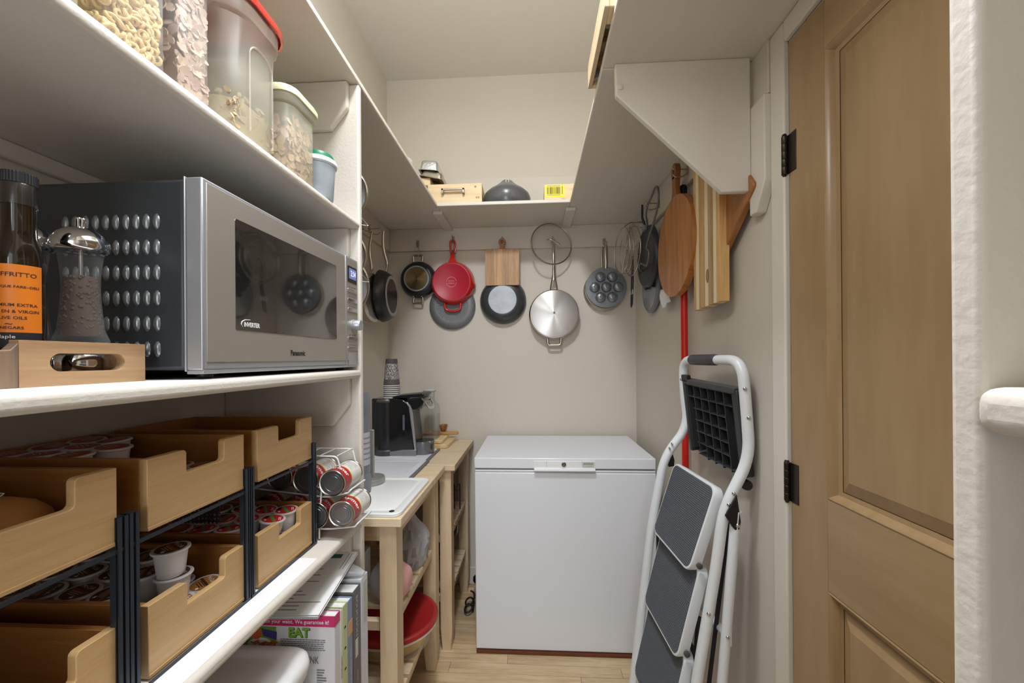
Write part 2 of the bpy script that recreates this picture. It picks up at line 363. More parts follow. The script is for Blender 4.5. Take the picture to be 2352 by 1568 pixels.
# ------------------------------------------------------------------ left shelf unit (uprights + shelves + cleats)
unit = thing('shelf_unit', 'tall white painted shelf unit with rounded shelf edges along the left wall', 'shelving', (-.685, .4, 0))
def board(name, x0, x1, y0, y1, z0, z1, par, mat=SHELF, bev=.008, nose='+X'):
    return build(name, M().box(x0, x1, y0, y1, z0, z1), mat, par, 40, bev, True, 4)
board('upright', -.88, -.49, 1.0855, 1.105, 0, 2.129, unit, bev=.006)
board('upright', -.88, -.49, -.42, -.4, 0, 2.129, unit, bev=.006)
for z0, z1 in ((1.716, 1.735), (1.296, 1.318), (.870, .892), (.435, .455), (.06, .08)): board('shelf_board', -.88, -.488, -.4, 1.0855, z0, z1, unit)
for zt in (2.129, 1.716, 1.296, .870):
    pts = [(-.88, zt), (-.516, zt), (-.516, zt-.075), (-.565, zt-.135), (-.88, zt-.135)]
    build('cleat', M().prism(pts, 'Y', 1.069, 1.0855), SHELF, unit, 40, .004, True)
    build('back_cleat', M().box(-.88, -.864, -.4, 1.069, zt-.135, zt) if zt > 2 else M().box(-.88, -.868, -.4, 1.069, zt-.03, zt), SHELF, unit, 40, .003, True)
# thin white sheets laid on two shelves
tag(build('white_sheet', M().box(-.86, -.4985, -.1, .872, .892, .893), SHEETW, smooth=0), 'thin white sheet under the bamboo drawer organizers', 'shelf liner')
tag(build('white_sheet', M().box(-.86, -.4985, -.1, 1.07, 1.318, 1.319), SHEETW, smooth=0), 'thin white sheet under the microwave', 'shelf liner')
# U-shaped high shelf round three walls
us = thing('wall_shelf', 'white painted U-shaped high shelf running round the pantry walls', 'shelf', (-.15, 2.165, 2.13))
board('shelf_board', -.88, -.49, -.5, 2.34, 2.13, 2.148, us, bev=.004)
board('shelf_board', -.49, .19, 1.985, 2.34, 2.13, 2.148, us, bev=.004)
board('shelf_board', .19, .6, 1.076, 2.34, 2.13, 2.148, us, bev=.004)
board('shelf_board', .19, .6, -.5, 1.075, 2.13, 2.148, us, bev=.004)
for x0, x1 in ((-.527, -.477), (.172, .222)): board('brace', x0, x1, 2.045, 2.322, 2.112, 2.13, us, bev=.003)
board('rail', -.862, .582, 2.322, 2.34, 1.998, 2.13, us, WALLP, bev=.003)
board('rail', .582, .6, 1.0, 2.34, 1.998, 2.13, us, WALLP, bev=.003)
board('rail', -.88, -.862, 1.105, 2.34, 1.998, 2.13, us, WALLP, bev=.003)
board('upper_rail', -.88, .6, 2.325, 2.34, 2.148, 2.425, us, WALLP, bev=.003)
pts = [(.582, 1.995), (.582, 1.79), (.582, 1.79)]
build('bracket_post', M().prism([(1.0, 1.997), (1.068, 1.997), (1.068, 1.716), (1.04, 1.716), (1.0, 1.785)], 'X', .572, .6), SHELF, us, 40, .003, True)
br = build('bracket', M().prism([(.2222, 2.13), (.572, 2.13), (.572, 1.779), (.498, 1.779), (.2245, 2.046)], 'Y', 1.058, 1.076), SHELF, us, 40, .003, True)
build('cap', M().lathe([(.0075, 0), (.0075, -.003), (.006, -.0042)], (.2352, 1.058, 2.066), 'Y', 16), SHELF, br, 40, 0, True)
# near right shelf unit
ru = thing('shelf_unit', 'white painted shelf upright and shelf at right edge, close to the camera', 'shelving', (.4, 0, 0))
board('upright', .199, .6, .186, .2, 0, 2.13, ru, bev=.0035)
board('shelf_board', .194, .6, -.4, .186, 1.3125, 1.333, ru, bev=.007)
for z in (1.735, .892, .455): board('shelf_board', .194, .6, -.4, .186, z-.02, z, ru, bev=.007)  # unseen boards added to darken the upright's near face
board('upright', .199, .6, -.42, -.4, 0, 2.13, ru, bev=.0035)  # unseen rear upright, added for the same shade
# ------------------------------------------------------------------ microwave
mw = thing('microwave', 'silver microwave oven with dark glass door and grey case on middle shelf', 'microwave', (-.68, .817, 1.319))
m = M().box(-.86, -.522, .56, 1.074, 1.333, 1.622)
build('case', m, MWBODY, mw, 40, .006, True)
m = M(); m.box(-.522, -.5195, .558, 1.076, 1.331, 1.624)
build('front_frame', m, SILVERP, mw, 40, .001, True)
# vents on the near side: raised louvres
for r in range(6):
    zc = 1.558-r*.0385
    for c in range(10): 
        m = M(); xc = -.566-c*.0163
        m.loft([[(xc+.0055*s*math.cos(2*PI*i/10), yy, zc+.0125*s*math.sin(2*PI*i/10)) for i in range(10)] for s, yy in ((1, .5602), (.75, .5578), (.3, .5566))], (False, True))
        if r == 0 and c == 0: LV = build('vent_louvre', m, LOUV, mw, 60, 0, True)
        else:
            o = LV.copy(); COL.objects.link(o); o.location = (-c*.0163, 0, -r*.0385)
# door
m = M(); m.box(-.5195, -.4935, .559, 1.005, 1.333, 1.623)
dr = build('door', m, SILVERP, mw, 40, .0025, True)
build('door_face', M().box(-.494, -.4922, .566, 1.003, 1.345, 1.617), MWFACE, dr, 40, .0008, True)
build('window', M().prism(rr(.788, 1.4905, .166, .092, .004), 'X', -.4922, -.4914), MWGLASS, dr, 40, 0, True)
cp = build('control_panel', M().box(-.5195, -.4925, 1.0055, 1.0745, 1.333, 1.623), SILVERP, mw, 40, .002, True)
build('panel_face', M().box(-.4926, -.4918, 1.009, 1.0715, 1.345, 1.617), MWFACE, cp, 40, .0005, True)
build('display', M().prism(rr(1.04, 1.577, .0255, .0215, .002), 'X', -.4919, -.4905), BLACK, cp, 40, 0, True)
build('display_screen', M().prism(rr(1.041, 1.579, .02, .014, .001), 'X', -.4906, -.4902), emit('lcd', (112, 122, 178), .32), cp, 40, 0, True)
text('2:34', .021, (-.4901, 1.044, 1.579), (0, 1, 0), (0, 0, 1), emit('lcd_digit', (236, 240, 255), .9), cp, sx=.8)
for i, zc in enumerate((1.533, 1.507, 1.481, 1.404, 1.377)):
    build('button_bar', M().prism(rr(1.04, zc, .026, .0045, .002), 'X', -.4919, -.4895), CHROME, cp, 40, .0005, True)
    for q in (-.014, .001, .015): build('button_mark', M().box(-.4918, -.4915, 1.04+q-.005, 1.04+q+.004, zc+.0095, zc+.0105), BLKINK, cp, 0, 0, True)
build('dial', M().lathe([(.016, 0), (.016, .004), (.0145, .005), (.0142, .021), (.013, .0225), (.0, .0225)], (-.4919, 1.046, 1.441), 'X', 32), SILVERP, cp, 40, 0, True)
build('start_pad', M().prism(rr(1.04, 1.349+.001, .023, .017, .002), 'X', -.4919, -.4909), SILVERP, cp, 40, .0006, True)
text('Panasonic', .0155, (-.4920, .7935, 1.3615), (0, 1, 0), (0, 0, 1), BLKINK, dr, sx=.82, bold=.0004)
text('INVERTER', .0105, (-.4912, .6585, 1.4085), (0, 1, 0), (.0, 0, 1), WHTINK, dr, sx=.82, bold=.0004)
build('swoosh', M().tube([(-.4912, .655, 1.4175), (-.4912, .642, 1.4165), (-.4912, .635, 1.413), (-.4912, .6335, 1.408), (-.4912, .637, 1.4045)], [.0003, .0006, .0009, .0006, .0002], 6), WHTINK, dr, 40, 0, True)
build('lower_lip', M().prism([(-.522, 1.333), (-.4935, 1.333), (-.497, 1.327), (-.522, 1.327)], 'Y', .562, 1.072), SILVERP, mw, 40, .001, True)
for x in (-.522, -.80):
    for yy in (.595, 1.03): build('foot', M().lathe([(.010, 1.319), (.011, 1.3215), (.011, 1.325), (.016, 1.3265), (.016, 1.334)], (x, yy, 0), n=18), BLACK, mw, 40, 0, True)
# ------------------------------------------------------------------ wooden tray with bottle and mills
tr = thing('serving_tray', 'acacia wood tray with slot handle, holding oil bottle and mills', 'tray', (-.70, .45, 1.319))
TX0, TX1, TZ = -.570, -.558, 1.319
top_ = [(.5335, 1.3715), (.418, 1.3715), (.412, 1.3715), (.405, 1.3705), (.398, 1.3655), (.390, 1.361), (.380, 1.3595), (.30, 1.3595)]
n = 44; cy_, cz_ = .464, 1.3465; hy_, hz_ = .0415, .0108
inn = []; out = []
for i in range(n):
    a = 2*PI*(i+.5)/n; c, s_ = math.cos(a), math.sin(a)
    inn.append((cy_+(hy_-hz_)*(1 if c > 0 else -1)+hz_*c, cz_+hz_*s_))
    Y1_, Y0_, Z1_, Z0_ = .5335-cy_, .395-cy_, 1.3715-cz_, TZ-cz_
    t_ = min((Y1_ if c > 0 else Y0_)/c if abs(c) > 1e-6 else 9, (Z1_ if s_ > 0 else Z0_)/s_ if abs(s_) > 1e-6 else 9)
    out.append((cy_+c*t_, cz_+s_*t_))
for Y_, Z_ in ((.5335, TZ), (.5335, 1.3715), (.395, 1.3715), (.395, TZ)):
    j = min(range(n), key=lambda q: (out[q][0]-Y_)**2+(out[q][1]-Z_)**2); out[j] = (Y_, Z_)
m = M(); vs = [(x, y, z) for x in (TX1, TX0) for L_ in (out, inn) for y, z in L_]; fs = []
for i in range(n):
    j = (i+1) % n; fs += [(i, j, n+j, n+i), (2*n+j, 2*n+i, 3*n+i, 3*n+j), (n+i, n+j, 3*n+j, 3*n+i), (j, i, 2*n+i, 2*n+j)]
m.add(vs, fs); build('handle_panel', m, TRAYW, tr, 40, .0012, True)
build('dark_end', M().prism([(.3948, TZ), (.3948, 1.3685), (.388, 1.3605), (.378, 1.3595), (.20, 1.3595), (.20, TZ)], 'X', TX0, TX1), TRAYD, tr, 40, .001, True)
build('end_panel', M().box(-.84, TX0, .524, .5335, TZ, 1.365), TRAYX, tr, 40, .001, True)
build('back_panel', M().box(-.852, -.84, .20, .5335, TZ, 1.365), TRAYW, tr, 40, .001, True)
build('base', M().box(-.84, TX0, .20, .524, TZ+.0005, 1.325), TRAYX, tr, 40, 0, True)
bx, by, R = -.61, .4328, .0212
bt = thing('oil_bottle', 'dark glass oil bottle with orange label in wooden tray', 'bottle', (bx, by, 1.325))
prof = [(.019, 1.325), (R, 1.328), (R, 1.466), (.0202, 1.476), (.0175, 1.486), (.0150, 1.495), (.0142, 1.503), (.0140, 1.548), (.0144, 1.550)]
build('glass_body', M().lathe(prof, (bx, by, 0), n=40), BOTTLE, bt, 60, 0, True)
m = M(); prof = [(.0150, 1.532), (.0150, 1.556), (.0147, 1.557)]
build('neck_seal', m.lathe(prof, (bx, by, 0), n=32), P('seal_shrink', (40, 34, 30), .25, coat=.6), bt, 60, 0, True)
m = M(); 
rings = []
for z, r in ((1.557, .0147), (1.5575, .0156), (1.569, .0156), (1.5705, .0148)): rings.append([(bx+(r-(.0006 if i % 2 else 0))*math.cos(2*PI*i/72), by+(r-(.0006 if i % 2 else 0))*math.sin(2*PI*i/72), z) for i in range(72)])
build('cap', m.loft(rings), BLACKM, bt, 25, 0, True)
def band(z0, z1, r, a0, a1, c, n=24):
    m = M(); vs = []
    for i in range(n+1):
        a = math.radians(a0+(a1-a0)*i/n); vs += [(c[0]+r*math.cos(a), c[1]+r*math.sin(a), z0), (c[0]+r*math.cos(a), c[1]+r*math.sin(a), z1)]
    return m.add(vs, [(2*i, 2*i+2, 2*i+3, 2*i+1) for i in range(n)])
build('label', band(1.3815, 1.4600, R+.0004, -150, 15, (bx, by)), ORANGE, bt, 60, 0, True)
build('label_band', band(1.365, 1.3815, R+.0004, -150, 15, (bx, by)), BLKINK, bt, 60, 0, True)
fa = math.radians(-35)   # label centre faces the aisle
for s_, z, sz, da in (('SOFFRITTO', 1.4480, .0070, -14), ('UNIQUE FARE~DELI', 1.4340, .0040, -8), ('PREMIUM EXTRA', 1.4130, .0049, -15), ('EN & VIRGIN', 1.4055, .0049, 2), ('OLIVE OILS', 1.3982, .0049, -20), ('~', 1.3915, .010, -22), ('VINEGARS', 1.3868, .0046, -22)):
    a = fa+math.radians(da); text(s_, sz, (bx+R*math.cos(a), by+R*math.sin(a), z), (1, 0, 0), (0, 0, 1), INK, bt, wrap=((bx, by), R+.0007), bold=.00006, sx=1.08)
a = fa+math.radians(-30); text('Maple', .0058, (bx+R*math.cos(a), by+R*math.sin(a), 1.3765), (1, 0, 0), (0, 0, 1), WHTINK, bt, wrap=((bx, by), R+.0007), sx=1.2)
def mill(x, y, label, fill, s=1.0):
    z = 1.325
    t = thing('pepper_mill' if fill == PEPPER else 'salt_mill', label, 'mill', (x, y, z))
    q = lambda pr: [(r*s, z+h*V) for r, h in pr]; V = 1.085
    build('base', M().lathe(q([(.030, 0), (.033, .002), (.033, .022), (.032, .026), (.030, .029)]), (x, y, 0), n=40), CHROME, t, 50, 0, True)
    build('body', M().lathe(q([(.0325, .029), (.0335, .034), (.0335, .047), (.031, .052), (.0275, .060), (.0245, .085), (.0225, .110), (.0232, .130), (.026, .150), (.0275, .158)]), (x, y, 0), n=40), ACRYL, t, 60, 0, True)
    build('filling', M().lathe(q([(.024, .052), (.0255, .056), (.0222, .080), (.0198, .105), (.0192, .124), (.018, .127)]), (x, y, 0), n=32), fill, t, 60, 0, True)
    build('rod', M().lathe(q([(.003, .12), (.003, .16)]), (x, y, 0), n=8), CHROME, t, 60, 0, True)
    if fill == PEPPER:
        m = M()
        for i in range(210):
            a = random.uniform(0, 2*PI); h = random.uniform(.054, .126); r = (.0238-.0055*min(1, (h-.052)/.06))*s
            c = (x+r*math.cos(a), y+r*math.sin(a), z+h*V); m.ball(c, .0024, 6, 4)
        tag(build('peppercorns', m, PEPPER, t, 60, 0, True), kind='stuff')
    cap = build('cap', M().lathe(q([(.0275, .157), (.031, .158), (.0355, .161), (.036, .165), (.034, .172), (.029, .179), (.020, .185), (.010, .188), (.006, .1885)]), (x, y, 0), n=48), CHROME, t, 60, 0, True)
    rings = [[(x+(r-(.0004 if i % 2 else 0))*s*math.cos(2*PI*i/40), y+(r-(.0004 if i % 2 else 0))*s*math.sin(2*PI*i/40), z+h*V) for i in range(40)] for r, h in ((.005, .188), (.0062, .189), (.0064, .199), (.0055, .2005))]
    build('knob', M().loft(rings), CHROME, cap, 30, 0, True)
    return t
mill(-.615, .5005, 'clear pepper mill with chrome domed cap, full of peppercorns', PEPPER, .83)
mill(-.672, .482, 'second chrome capped mill half hidden behind the oil bottle', P('salt_fill', (196, 198, 200), .8, bump=(300, .8)), .83)
# ------------------------------------------------------------------ food containers on the upper shelf
ZS = 1.735
def tub(name, label, x0, x1, y0, y1, h, mat, lidmat, lid_h, over, r=.02, taper=.0, inset=None, rim=True):
    cx, cy, hx, hy = (x0+x1)/2, (y0+y1)/2, (x1-x0)/2, (y1-y0)/2
    t = thing(name, label, 'container', (cx, cy, ZS))
    S = [(0, -.003-taper), (.004, -taper), (h*.5, -taper*.5), (h*.86, 0), (h*.875, .004), (h*.885, .005), (h, .006)]
    rings = [rr3(cx, cy, ZS+z, hx+d, hy+d, r) for z, d in S]
    build('tub', M().loft(rings, (True, False)), mat, t, 50, 0, True)
    rings = [rr3(cx, cy, ZS+z, hx+d, hy+d, r+.003) for z, d in ((h-.004, over), (h-.004, over+.003), (h+lid_h*.5, over+.003), (h+lid_h, over), (h+lid_h, over-.012), (h+lid_h*.6, over-.016))]
    build('lid', M().loft(rings, (False, True)), lidmat, t, 40, 0, True)
    return t, (cx, cy, hx-taper, hy-taper, r)
def fillblock(t, c, h, mat, name='filling', d=.006, wav=0):
    cx, cy, hx, hy, r = c
    build(name, M().loft([rr3(cx, cy, ZS+z, hx-d, hy-d, max(.004, r-d)) for z in (.003, h)]), mat, t, 40, 0, True)
def loops(t, c, h, n, mat, faces=('+X', '-Y')):
    cx, cy, hx, hy, r = c; m = M()
    for i in range(n):
        if random.random() < .55: p = Vector((cx+hx-.006-random.random()*.004, cy+random.uniform(-hy+.006, hy-.006), ZS+random.uniform(.008, h)))
        else: p = Vector((cx+random.uniform(-hx*.2, hx-.006), cy-hy+.006+random.random()*.003, ZS+random.uniform(.008, h)))
        R_ = Euler((random.uniform(0, 6), random.uniform(0, 6), random.uniform(0, 6))).to_matrix().to_4x4()
        s = M(); s.tube([(.0046*math.cos(2*PI*k/9), .0046*math.sin(2*PI*k/9), 0) for k in range(9)], .0023, 5, True); m.mesh_add(s, Matrix.Translation(p) @ R_)
    tag(build('cereal_loops', m, mat, t, 80, 0, True), kind='stuff')
def flakes(t, c, h, n, mat, size=.014, curl=.25):
    """curved oval flakes lying against the two visible walls of a tub"""
    cx, cy, hx, hy, r = c; m = M(); k = 8
    for i in range(n):
        w = size*random.uniform(.7, 1.15); g = w*.5+.001; z = ZS+random.uniform(.008, h)
        if random.random() < .62: p = Vector((cx+hx-.007-random.random()*.005, cy+random.uniform(-1, 1)*(hy-g-.003), z)); base = Euler((0, PI/2, 0))
        else: p = Vector((cx+random.uniform(-hx*.2, hx-g-.004), cy-hy+.007+random.random()*.005, z)); base = Euler((PI/2, 0, 0))
        R_ = base.to_matrix().to_4x4() @ Euler((random.uniform(-.35, .35), random.uniform(-.35, .35), random.uniform(0, 6.3))).to_matrix().to_4x4(); s = M(); sg = random.choice((-1, 1))
        q = [(w*.5*math.cos(2*PI*j/k), w*.30*math.sin(2*PI*j/k)) for j in range(k)]; f = lambda x, y: sg*curl*(x*x*1.6+y*y)/w
        top = [(x, y, f(x, y)+.0007) for x, y in q]; bot = [(x, y, f(x, y)-.0007) for x, y in q]
        s.add(top+bot+[(0, 0, .0007), (0, 0, -.0007)], [(j, (j+1) % k, 2*k) for j in range(k)]+[(k+(j+1) % k, k+j, 2*k+1) for j in range(k)]+[(k+j, k+(j+1) % k, (j+1) % k, j) for j in range(k)])
        m.mesh_add(s, Matrix.Translation(p) @ R_)
    tag(build('cereal_flakes', m, mat, t, 60, 0, True), kind='stuff')
t, c = tub('food_container', 'pale cereal keeper cut off by the top edge, left of the ring cereal', -.80, -.50, .318, .412, .25, TUB, PWHITE, .012, .006, .012)
fillblock(t, c, .2, CREAM)
t, c = tub('food_container', 'tall clear keeper full of pale ring shaped cereal', -.80, -.50, .433, .512, .25, TUBC, PWHITE, .012, .006, .010)
fillblock(t, c, .2, CREAM, d=.016); loops(t, c, .215, 620, P('cereal_loop', (240, 216, 160), .7))
t, c = tub('food_container', 'tall clear keeper of brown flakes with white lid', -.80, -.50, .528, .594, .205, TUBC, PWHITE, .022, .012, .024)
fillblock(t, c, .17, FLAKED, d=.018); flakes(t, c, .185, 520, FLAKE, .020)
t, c = tub('food_container', 'tallest milky container with bright red lid, part full of grain', -.79, -.50, .632, .768, .246, TUB, REDC, .014, .010, .048, .004)
fillblock(t, c, .07, GRAIN); flakes(t, c, .085, 160, P('bran_flake', (196, 174, 140), .8), .011)
build('panel_ridge', M().tube([(-.4985, *p) for p in ([(.668, ZS+.02), (.668, ZS+.15)]+arc(.692, ZS+.155, .024, 180, 90)+arc(.704, ZS+.155, .024, 90, 0)+[(.728, ZS+.02)])], .0016, 6), TUBC, t, 60, 0, True)
t, c = tub('food_container', 'shorter milky container with yellow rimmed lid, half full of flakes', -.74, -.50, .783, .889, .172, TUB, P('lid_yellow', (226, 220, 182), .45), .012, .006, .028)
fillblock(t, c, .105, FLAKED, d=.014); flakes(t, c, .125, 260, P('cereal_pale', (214, 184, 150), .75, var=(40, .12)), .022)
gx, gy = -.518, .925
t = thing('food_container', 'small round bluish tub with green lid at far end of upper shelf', 'container', (gx, gy, ZS))
build('tub', M().lathe([(.030, ZS), (.032, ZS+.002), (.037, ZS+.078), (.040, ZS+.08), (.0405, ZS+.088)], (gx, gy, 0), n=36), TUBB, t, 50, 0, True)
build('lid_rim', M().lathe([(.0415, ZS+.083), (.042, ZS+.09), (.039, ZS+.094), (.034, ZS+.094)], (gx, gy, 0), n=36), PWHITE, t, 50, 0, True)
build('lid', M().lathe([(.034, ZS+.092), (.034, ZS+.104), (.031, ZS+.108), (.0, ZS+.108)], (gx, gy, 0), n=36), GREEN, t, 50, 0, True)
# ------------------------------------------------------------------ bamboo drawer organizers (three, side by side on the lower shelf)
XF = -.548; XB = -.85
UN = ((.300, .485), (.5255, .711), (.747, .937))
def drawer_front(y0, y1, z0, z1):
    h = .036; r = .006; a = y0+(y1-y0)*.34; b = y0+(y1-y0)*.745
    p = [(y0, z0), (y1, z0), (y1, z1)]
    p += [(b+r*(1-math.sin(math.radians(t))), z1-r*(1-math.cos(math.radians(t)))) for t in (0, 30, 60, 90)]
    p += [(b-r*(1-math.cos(math.radians(t))), z1-h+r*(1-math.sin(math.radians(t)))) for t in (0, 30, 60, 90)]
    p += [(a, z1-h)]
    p += [(a-r*(1-math.cos(math.radians(t))), z1-r*(1-math.sin(math.radians(t)))) for t in (0, 30, 60, 90)]
    p += [(y0, z1)]
    return M().prism(p, 'X', XF-.012, XF)
def organizer(y0, y1, label, mesh=False):
    t = thing('drawer_organizer', label, 'organizer', ((XF+XB)/2, (y0+y1)/2, .893), group='bamboo drawer organizers')
    p0, p1 = y0-.0305, y1-.0045; pw = .0125
    for yy in (p0, p1):
        for x in (-.541, XB+.01):
            m = M(); m.box(x-.002, x, yy, yy+.0045, .893, 1.143); m.box(x-.002, x, yy+.008, yy+pw, .893, 1.143); m.box(x-.014, x-.0055, yy+.001, yy+pw-.001, .893, 1.143); m.box(x-.008, x-.0008, yy+.0036, yy+.0044, .893, 1.142); m.box(x-.008, x-.0008, yy+.0081, yy+.0089, .893, 1.142)
            build('post', m, DKFRAME, t, 40, 0, True)
        build('side_rail', M().box(XB, -.5555, yy+.001, yy+pw-.001, .893, .898), DKFRAME, t, 40, 0, True)
        build('slide', M().box(XB, -.5555, yy+.002, yy+pw-.002, 1.098, 1.104), DKFRAME, t, 40, 0, True)
    for zz in (.925, 1.120): build('screw', M().ball((-.5575, y1+.0015, zz), .0026, 8, 6), CHROME, t, 60, 0, True)
    build('front_rail', M().box(-.5415, -.5405, p0, p1+pw, .893, .8985), DKFRAME, t, 40, 0, True)
    build('middle_rail', M().box(-.5475, -.5430, p0, p1+pw, 1.097, 1.1015), DKFRAME, t, 40, 0, True)
    if mesh: build('mesh_panel', M().box(XB, -.60, p0-.001, p0-.0004, 1.036, 1.096), MESHP, t, 0, 0, True)
    for z0, z1 in ((1.110, 1.208), (.901, 1.000)):
        m = M(); m.box(XB, XF-.012, y0, y0+.009, z0+.006, z1); m.box(XB, XF-.012, y1-.009, y1, z0+.006, z1); m.box(XB, XB+.009, y0+.009, y1-.009, z0+.006, z1); m.box(XB, XF-.012, y0, y1, z0+.001, z0+.006)
        d = build('drawer', m, BAMBOOX, t, 40, .0008, True)
        build('drawer_front', drawer_front(y0, y1, z0, z1), BAMBOO, d, 30, .001, True)
        build('front_lip', M().box(XF-.02, XF+.001, y0, y1+.003, z0-.004, z0+.001), BAMBOO, d, 40, .0005, True)
    return t
def mesh_mat():
    m = bpy.data.materials.new('perforated_black'); m.use_nodes = True; nt = m.node_tree; b = nt.nodes['Principled BSDF']; L = nt.links.new
    b.inputs['Base Color'].default_value = lin((34, 36, 40)); b.inputs['Roughness'].default_value = .4
    tc = nd(nt, 'ShaderNodeTexCoord'); sp = nd(nt, 'ShaderNodeSeparateXYZ'); L(tc.outputs['Object'], sp.inputs[0]); sq = []
    for i in (0, 2):
        a = nd(nt, 'ShaderNodeMath', operation='PINGPONG'); a.inputs[1].default_value = .004; L(sp.outputs[i], a.inputs[0])
        q = nd(nt, 'ShaderNodeMath', operation='POWER'); q.inputs[1].default_value = 2; L(a.outputs[0], q.inputs[0]); sq.append(q)
    s = nd(nt, 'ShaderNodeMath', operation='ADD'); L(sq[0].outputs[0], s.inputs[0]); L(sq[1].outputs[0], s.inputs[1])
    g = nd(nt, 'ShaderNodeMath', operation='GREATER_THAN'); g.inputs[1].default_value = .0026**2; L(s.outputs[0], g.inputs[0]); L(g.outputs[0], b.inputs['Alpha'])
    return m
MESHP = mesh_mat()
organizer(*UN[0], 'bamboo drawer organizer nearest the camera, holding the bagged bread')
organizer(*UN[1], 'middle bamboo drawer organizer with brown lidded coffee pods')
organizer(*UN[2], 'bamboo drawer organizer nearest the can rack, with red lidded pods below', True)
# ------------------------------------------------------------------ coffee pods: one of each lid kind, then copies
PODW = P('pod_white', (226, 226, 228), .4)
def pod(kind, label, group):
    t = thing('coffee_pod', label, 'coffee pod', (0, 0, 0), group=group)
    build('cup', M().lathe([(.0165, 0), (.0183, .0015), (.0192, .010), (.0222, .036), (.0226, .0395), (.0258, .041), (.0262, .0425), (.0258, .0438)], n=28), PODW, t, 50)
    lid = build('lid', M().lathe([(.0212, .0441), (.0210, .0445), (.0, .0445)], n=28, caps=False), {'brown': P('pod_brown', (84, 58, 42), .4), 'tan': P('pod_tan', (168, 112, 58), .4), 'red': P('pod_red', (196, 44, 40), .4), 'dull': P('pod_dull', (150, 74, 50), .4)}[kind], t, 40)
    build('foil_ring', M().lathe([(.0252, .0437), (.0250, .0443), (.0208, .0443)], n=28, caps=False), P('pod_ring', (206, 202, 200), .4), t, 40)
    wh = WHTINK
    if kind in ('brown', 'tan'):
        text('McCafé', .0092, (.0, .0105, .0447), (1, 0, 0), (0, 1, 0), wh, t, world=False, res=1)
        for q in (-.002, -.0055, -.009): build('print_line', M().box(-.013+abs(q)*.3, .012-abs(q)*.4, q-.0008, q+.0004, .0446, .0447), G('podline', (206, 178, 140)) if kind == 'brown' else BLKINK, t, 0)
        m = M().prism([(-.0205, -.001), (.0205, -.001), (.0202, .003), (-.0202, .003)], 'Z', .0445, .0447); build('print_band', m, G('podband', (128, 86, 50)) if kind == 'brown' else G('podband2', (60, 44, 36)), t, 0)
        build('print_mark', M().box(.006, .0105, -.0155, -.0115, .0446, .0448), wh, t, 0)
    if kind == 'red':
        m = M().prism([(-.017, -.008), (.019, .002), (.017, .008), (-.019, -.002)], 'Z', .0445, .0447); build('print_band', m, G('podgreen', (86, 146, 70)), t, 0)
        m = M().prism([(-.0195, -.005), (-.0175, -.011), (-.013, -.0162), (-.008, -.019), (-.003, -.010), (-.012, -.008)], 'Z', .0445, .0446); build('print_patch', m, BLKINK, t, 0)
        for q in (.0125, .0155): build('print_line', M().box(-.006, .009, q-.0007, q+.0007, .0445, .0447), wh, t, 0)
        build('print_mark', M().box(.003, .008, -.016, -.0115, .0446, .0448), wh, t, 0)
    if kind == 'dull':
        m = M().prism([(.006, -.0200), (.012, -.0165), (.018, -.010), (.0205, 0), (.018, .010), (.012, .0165), (.006, .0200), (.010, 0)], 'Z', .0445, .0446); build('print_patch', m, G('podred2', (180, 48, 34)), t, 0)
        for q in (-.006, .0, .006): build('print_line', M().box(-.015, .004, q-.0006, q+.0006, .0445, .0446), G('podline2', (226, 196, 160)), t, 0)
    return t
PR = {}
def put_pod(kind, x, y, z, label, group, tilt=(0, 0), spin=None):
    if kind not in PR: PR[kind] = pod(kind, label, group); o = PR[kind]
    else: o = copy_tree(PR[kind])
    o['label'] = label; o['group'] = group
    o.location = (x, y, z); o.rotation_euler = (math.radians(tilt[0]), math.radians(tilt[1]), random.uniform(-.8, .8)-.9 if spin is None else spin)
    return o
ORD = ['first', 'second', 'third', 'fourth', 'fifth', 'sixth']
# middle organizer, lower drawer: hidden bottom layer, top layer of brown pods, one standing proud
z1, z2 = .907, .9515
Y0 = UN[1][0]
g = 'brown lidded pods in the middle lower drawer'
for r in range(5):
    for c in range(3):
        x = -.592-r*.0535; yy = Y0+.037+c*.0545
        if r == 0: put_pod('tan', x+.003, yy, z1, f'tan lidded pod at front of middle lower drawer, {ORD[c]} from near side', g, (random.uniform(-6, 6), random.uniform(2, 9)))
        else: put_pod('brown', x, yy, z1, 'white coffee pod buried under the top layer in middle lower drawer', g)
k = 0
for r in range(1, 5):
    for c in range(3):
        x = -.592-r*.0535; yy = Y0+.037+c*.0545
        if (r, c) == (1, 1): 
            put_pod('brown', -.598, yy, z2, 'white pod supporting the tallest pod in middle lower drawer', g)
            put_pod('brown', -.598, yy-.005, .9962, 'white pod with brown lid standing tallest in middle lower drawer', g, (0, 0), -.5)
            put_pod('brown', x-.006, yy, z2, 'brown lidded pod just behind the tallest pod in middle lower drawer', g); continue
        if (r, c) == (1, 2): continue
        put_pod('brown', x+random.uniform(-.001, .001), yy, z2-random.uniform(0, .0003), f'brown lidded pod atop middle lower drawer, {ORD[r]} row back, {ORD[c]} from near side', g, (random.uniform(-2, 2), random.uniform(-3, 3)))
# middle organizer, upper drawer
g = 'reddish lidded pods in the middle upper drawer'; z1, z2 = 1.1165, 1.161
for r in range(5):
    for c in range(3):
        x = -.592-r*.0535; yy = Y0+.037+c*.0545
        put_pod('dull', x, yy, z1, f'reddish pod low in middle upper drawer, {ORD[r]} row back, {ORD[c]} from near side', g)
        if r >= 2 and not (r == 2 and c == 2): put_pod('dull', x-.008, yy, z2, f'reddish pod stacked high in middle upper drawer, {ORD[r]} row back, {ORD[c]} from near side', g, (random.uniform(-3, 3), random.uniform(-4, 4)))
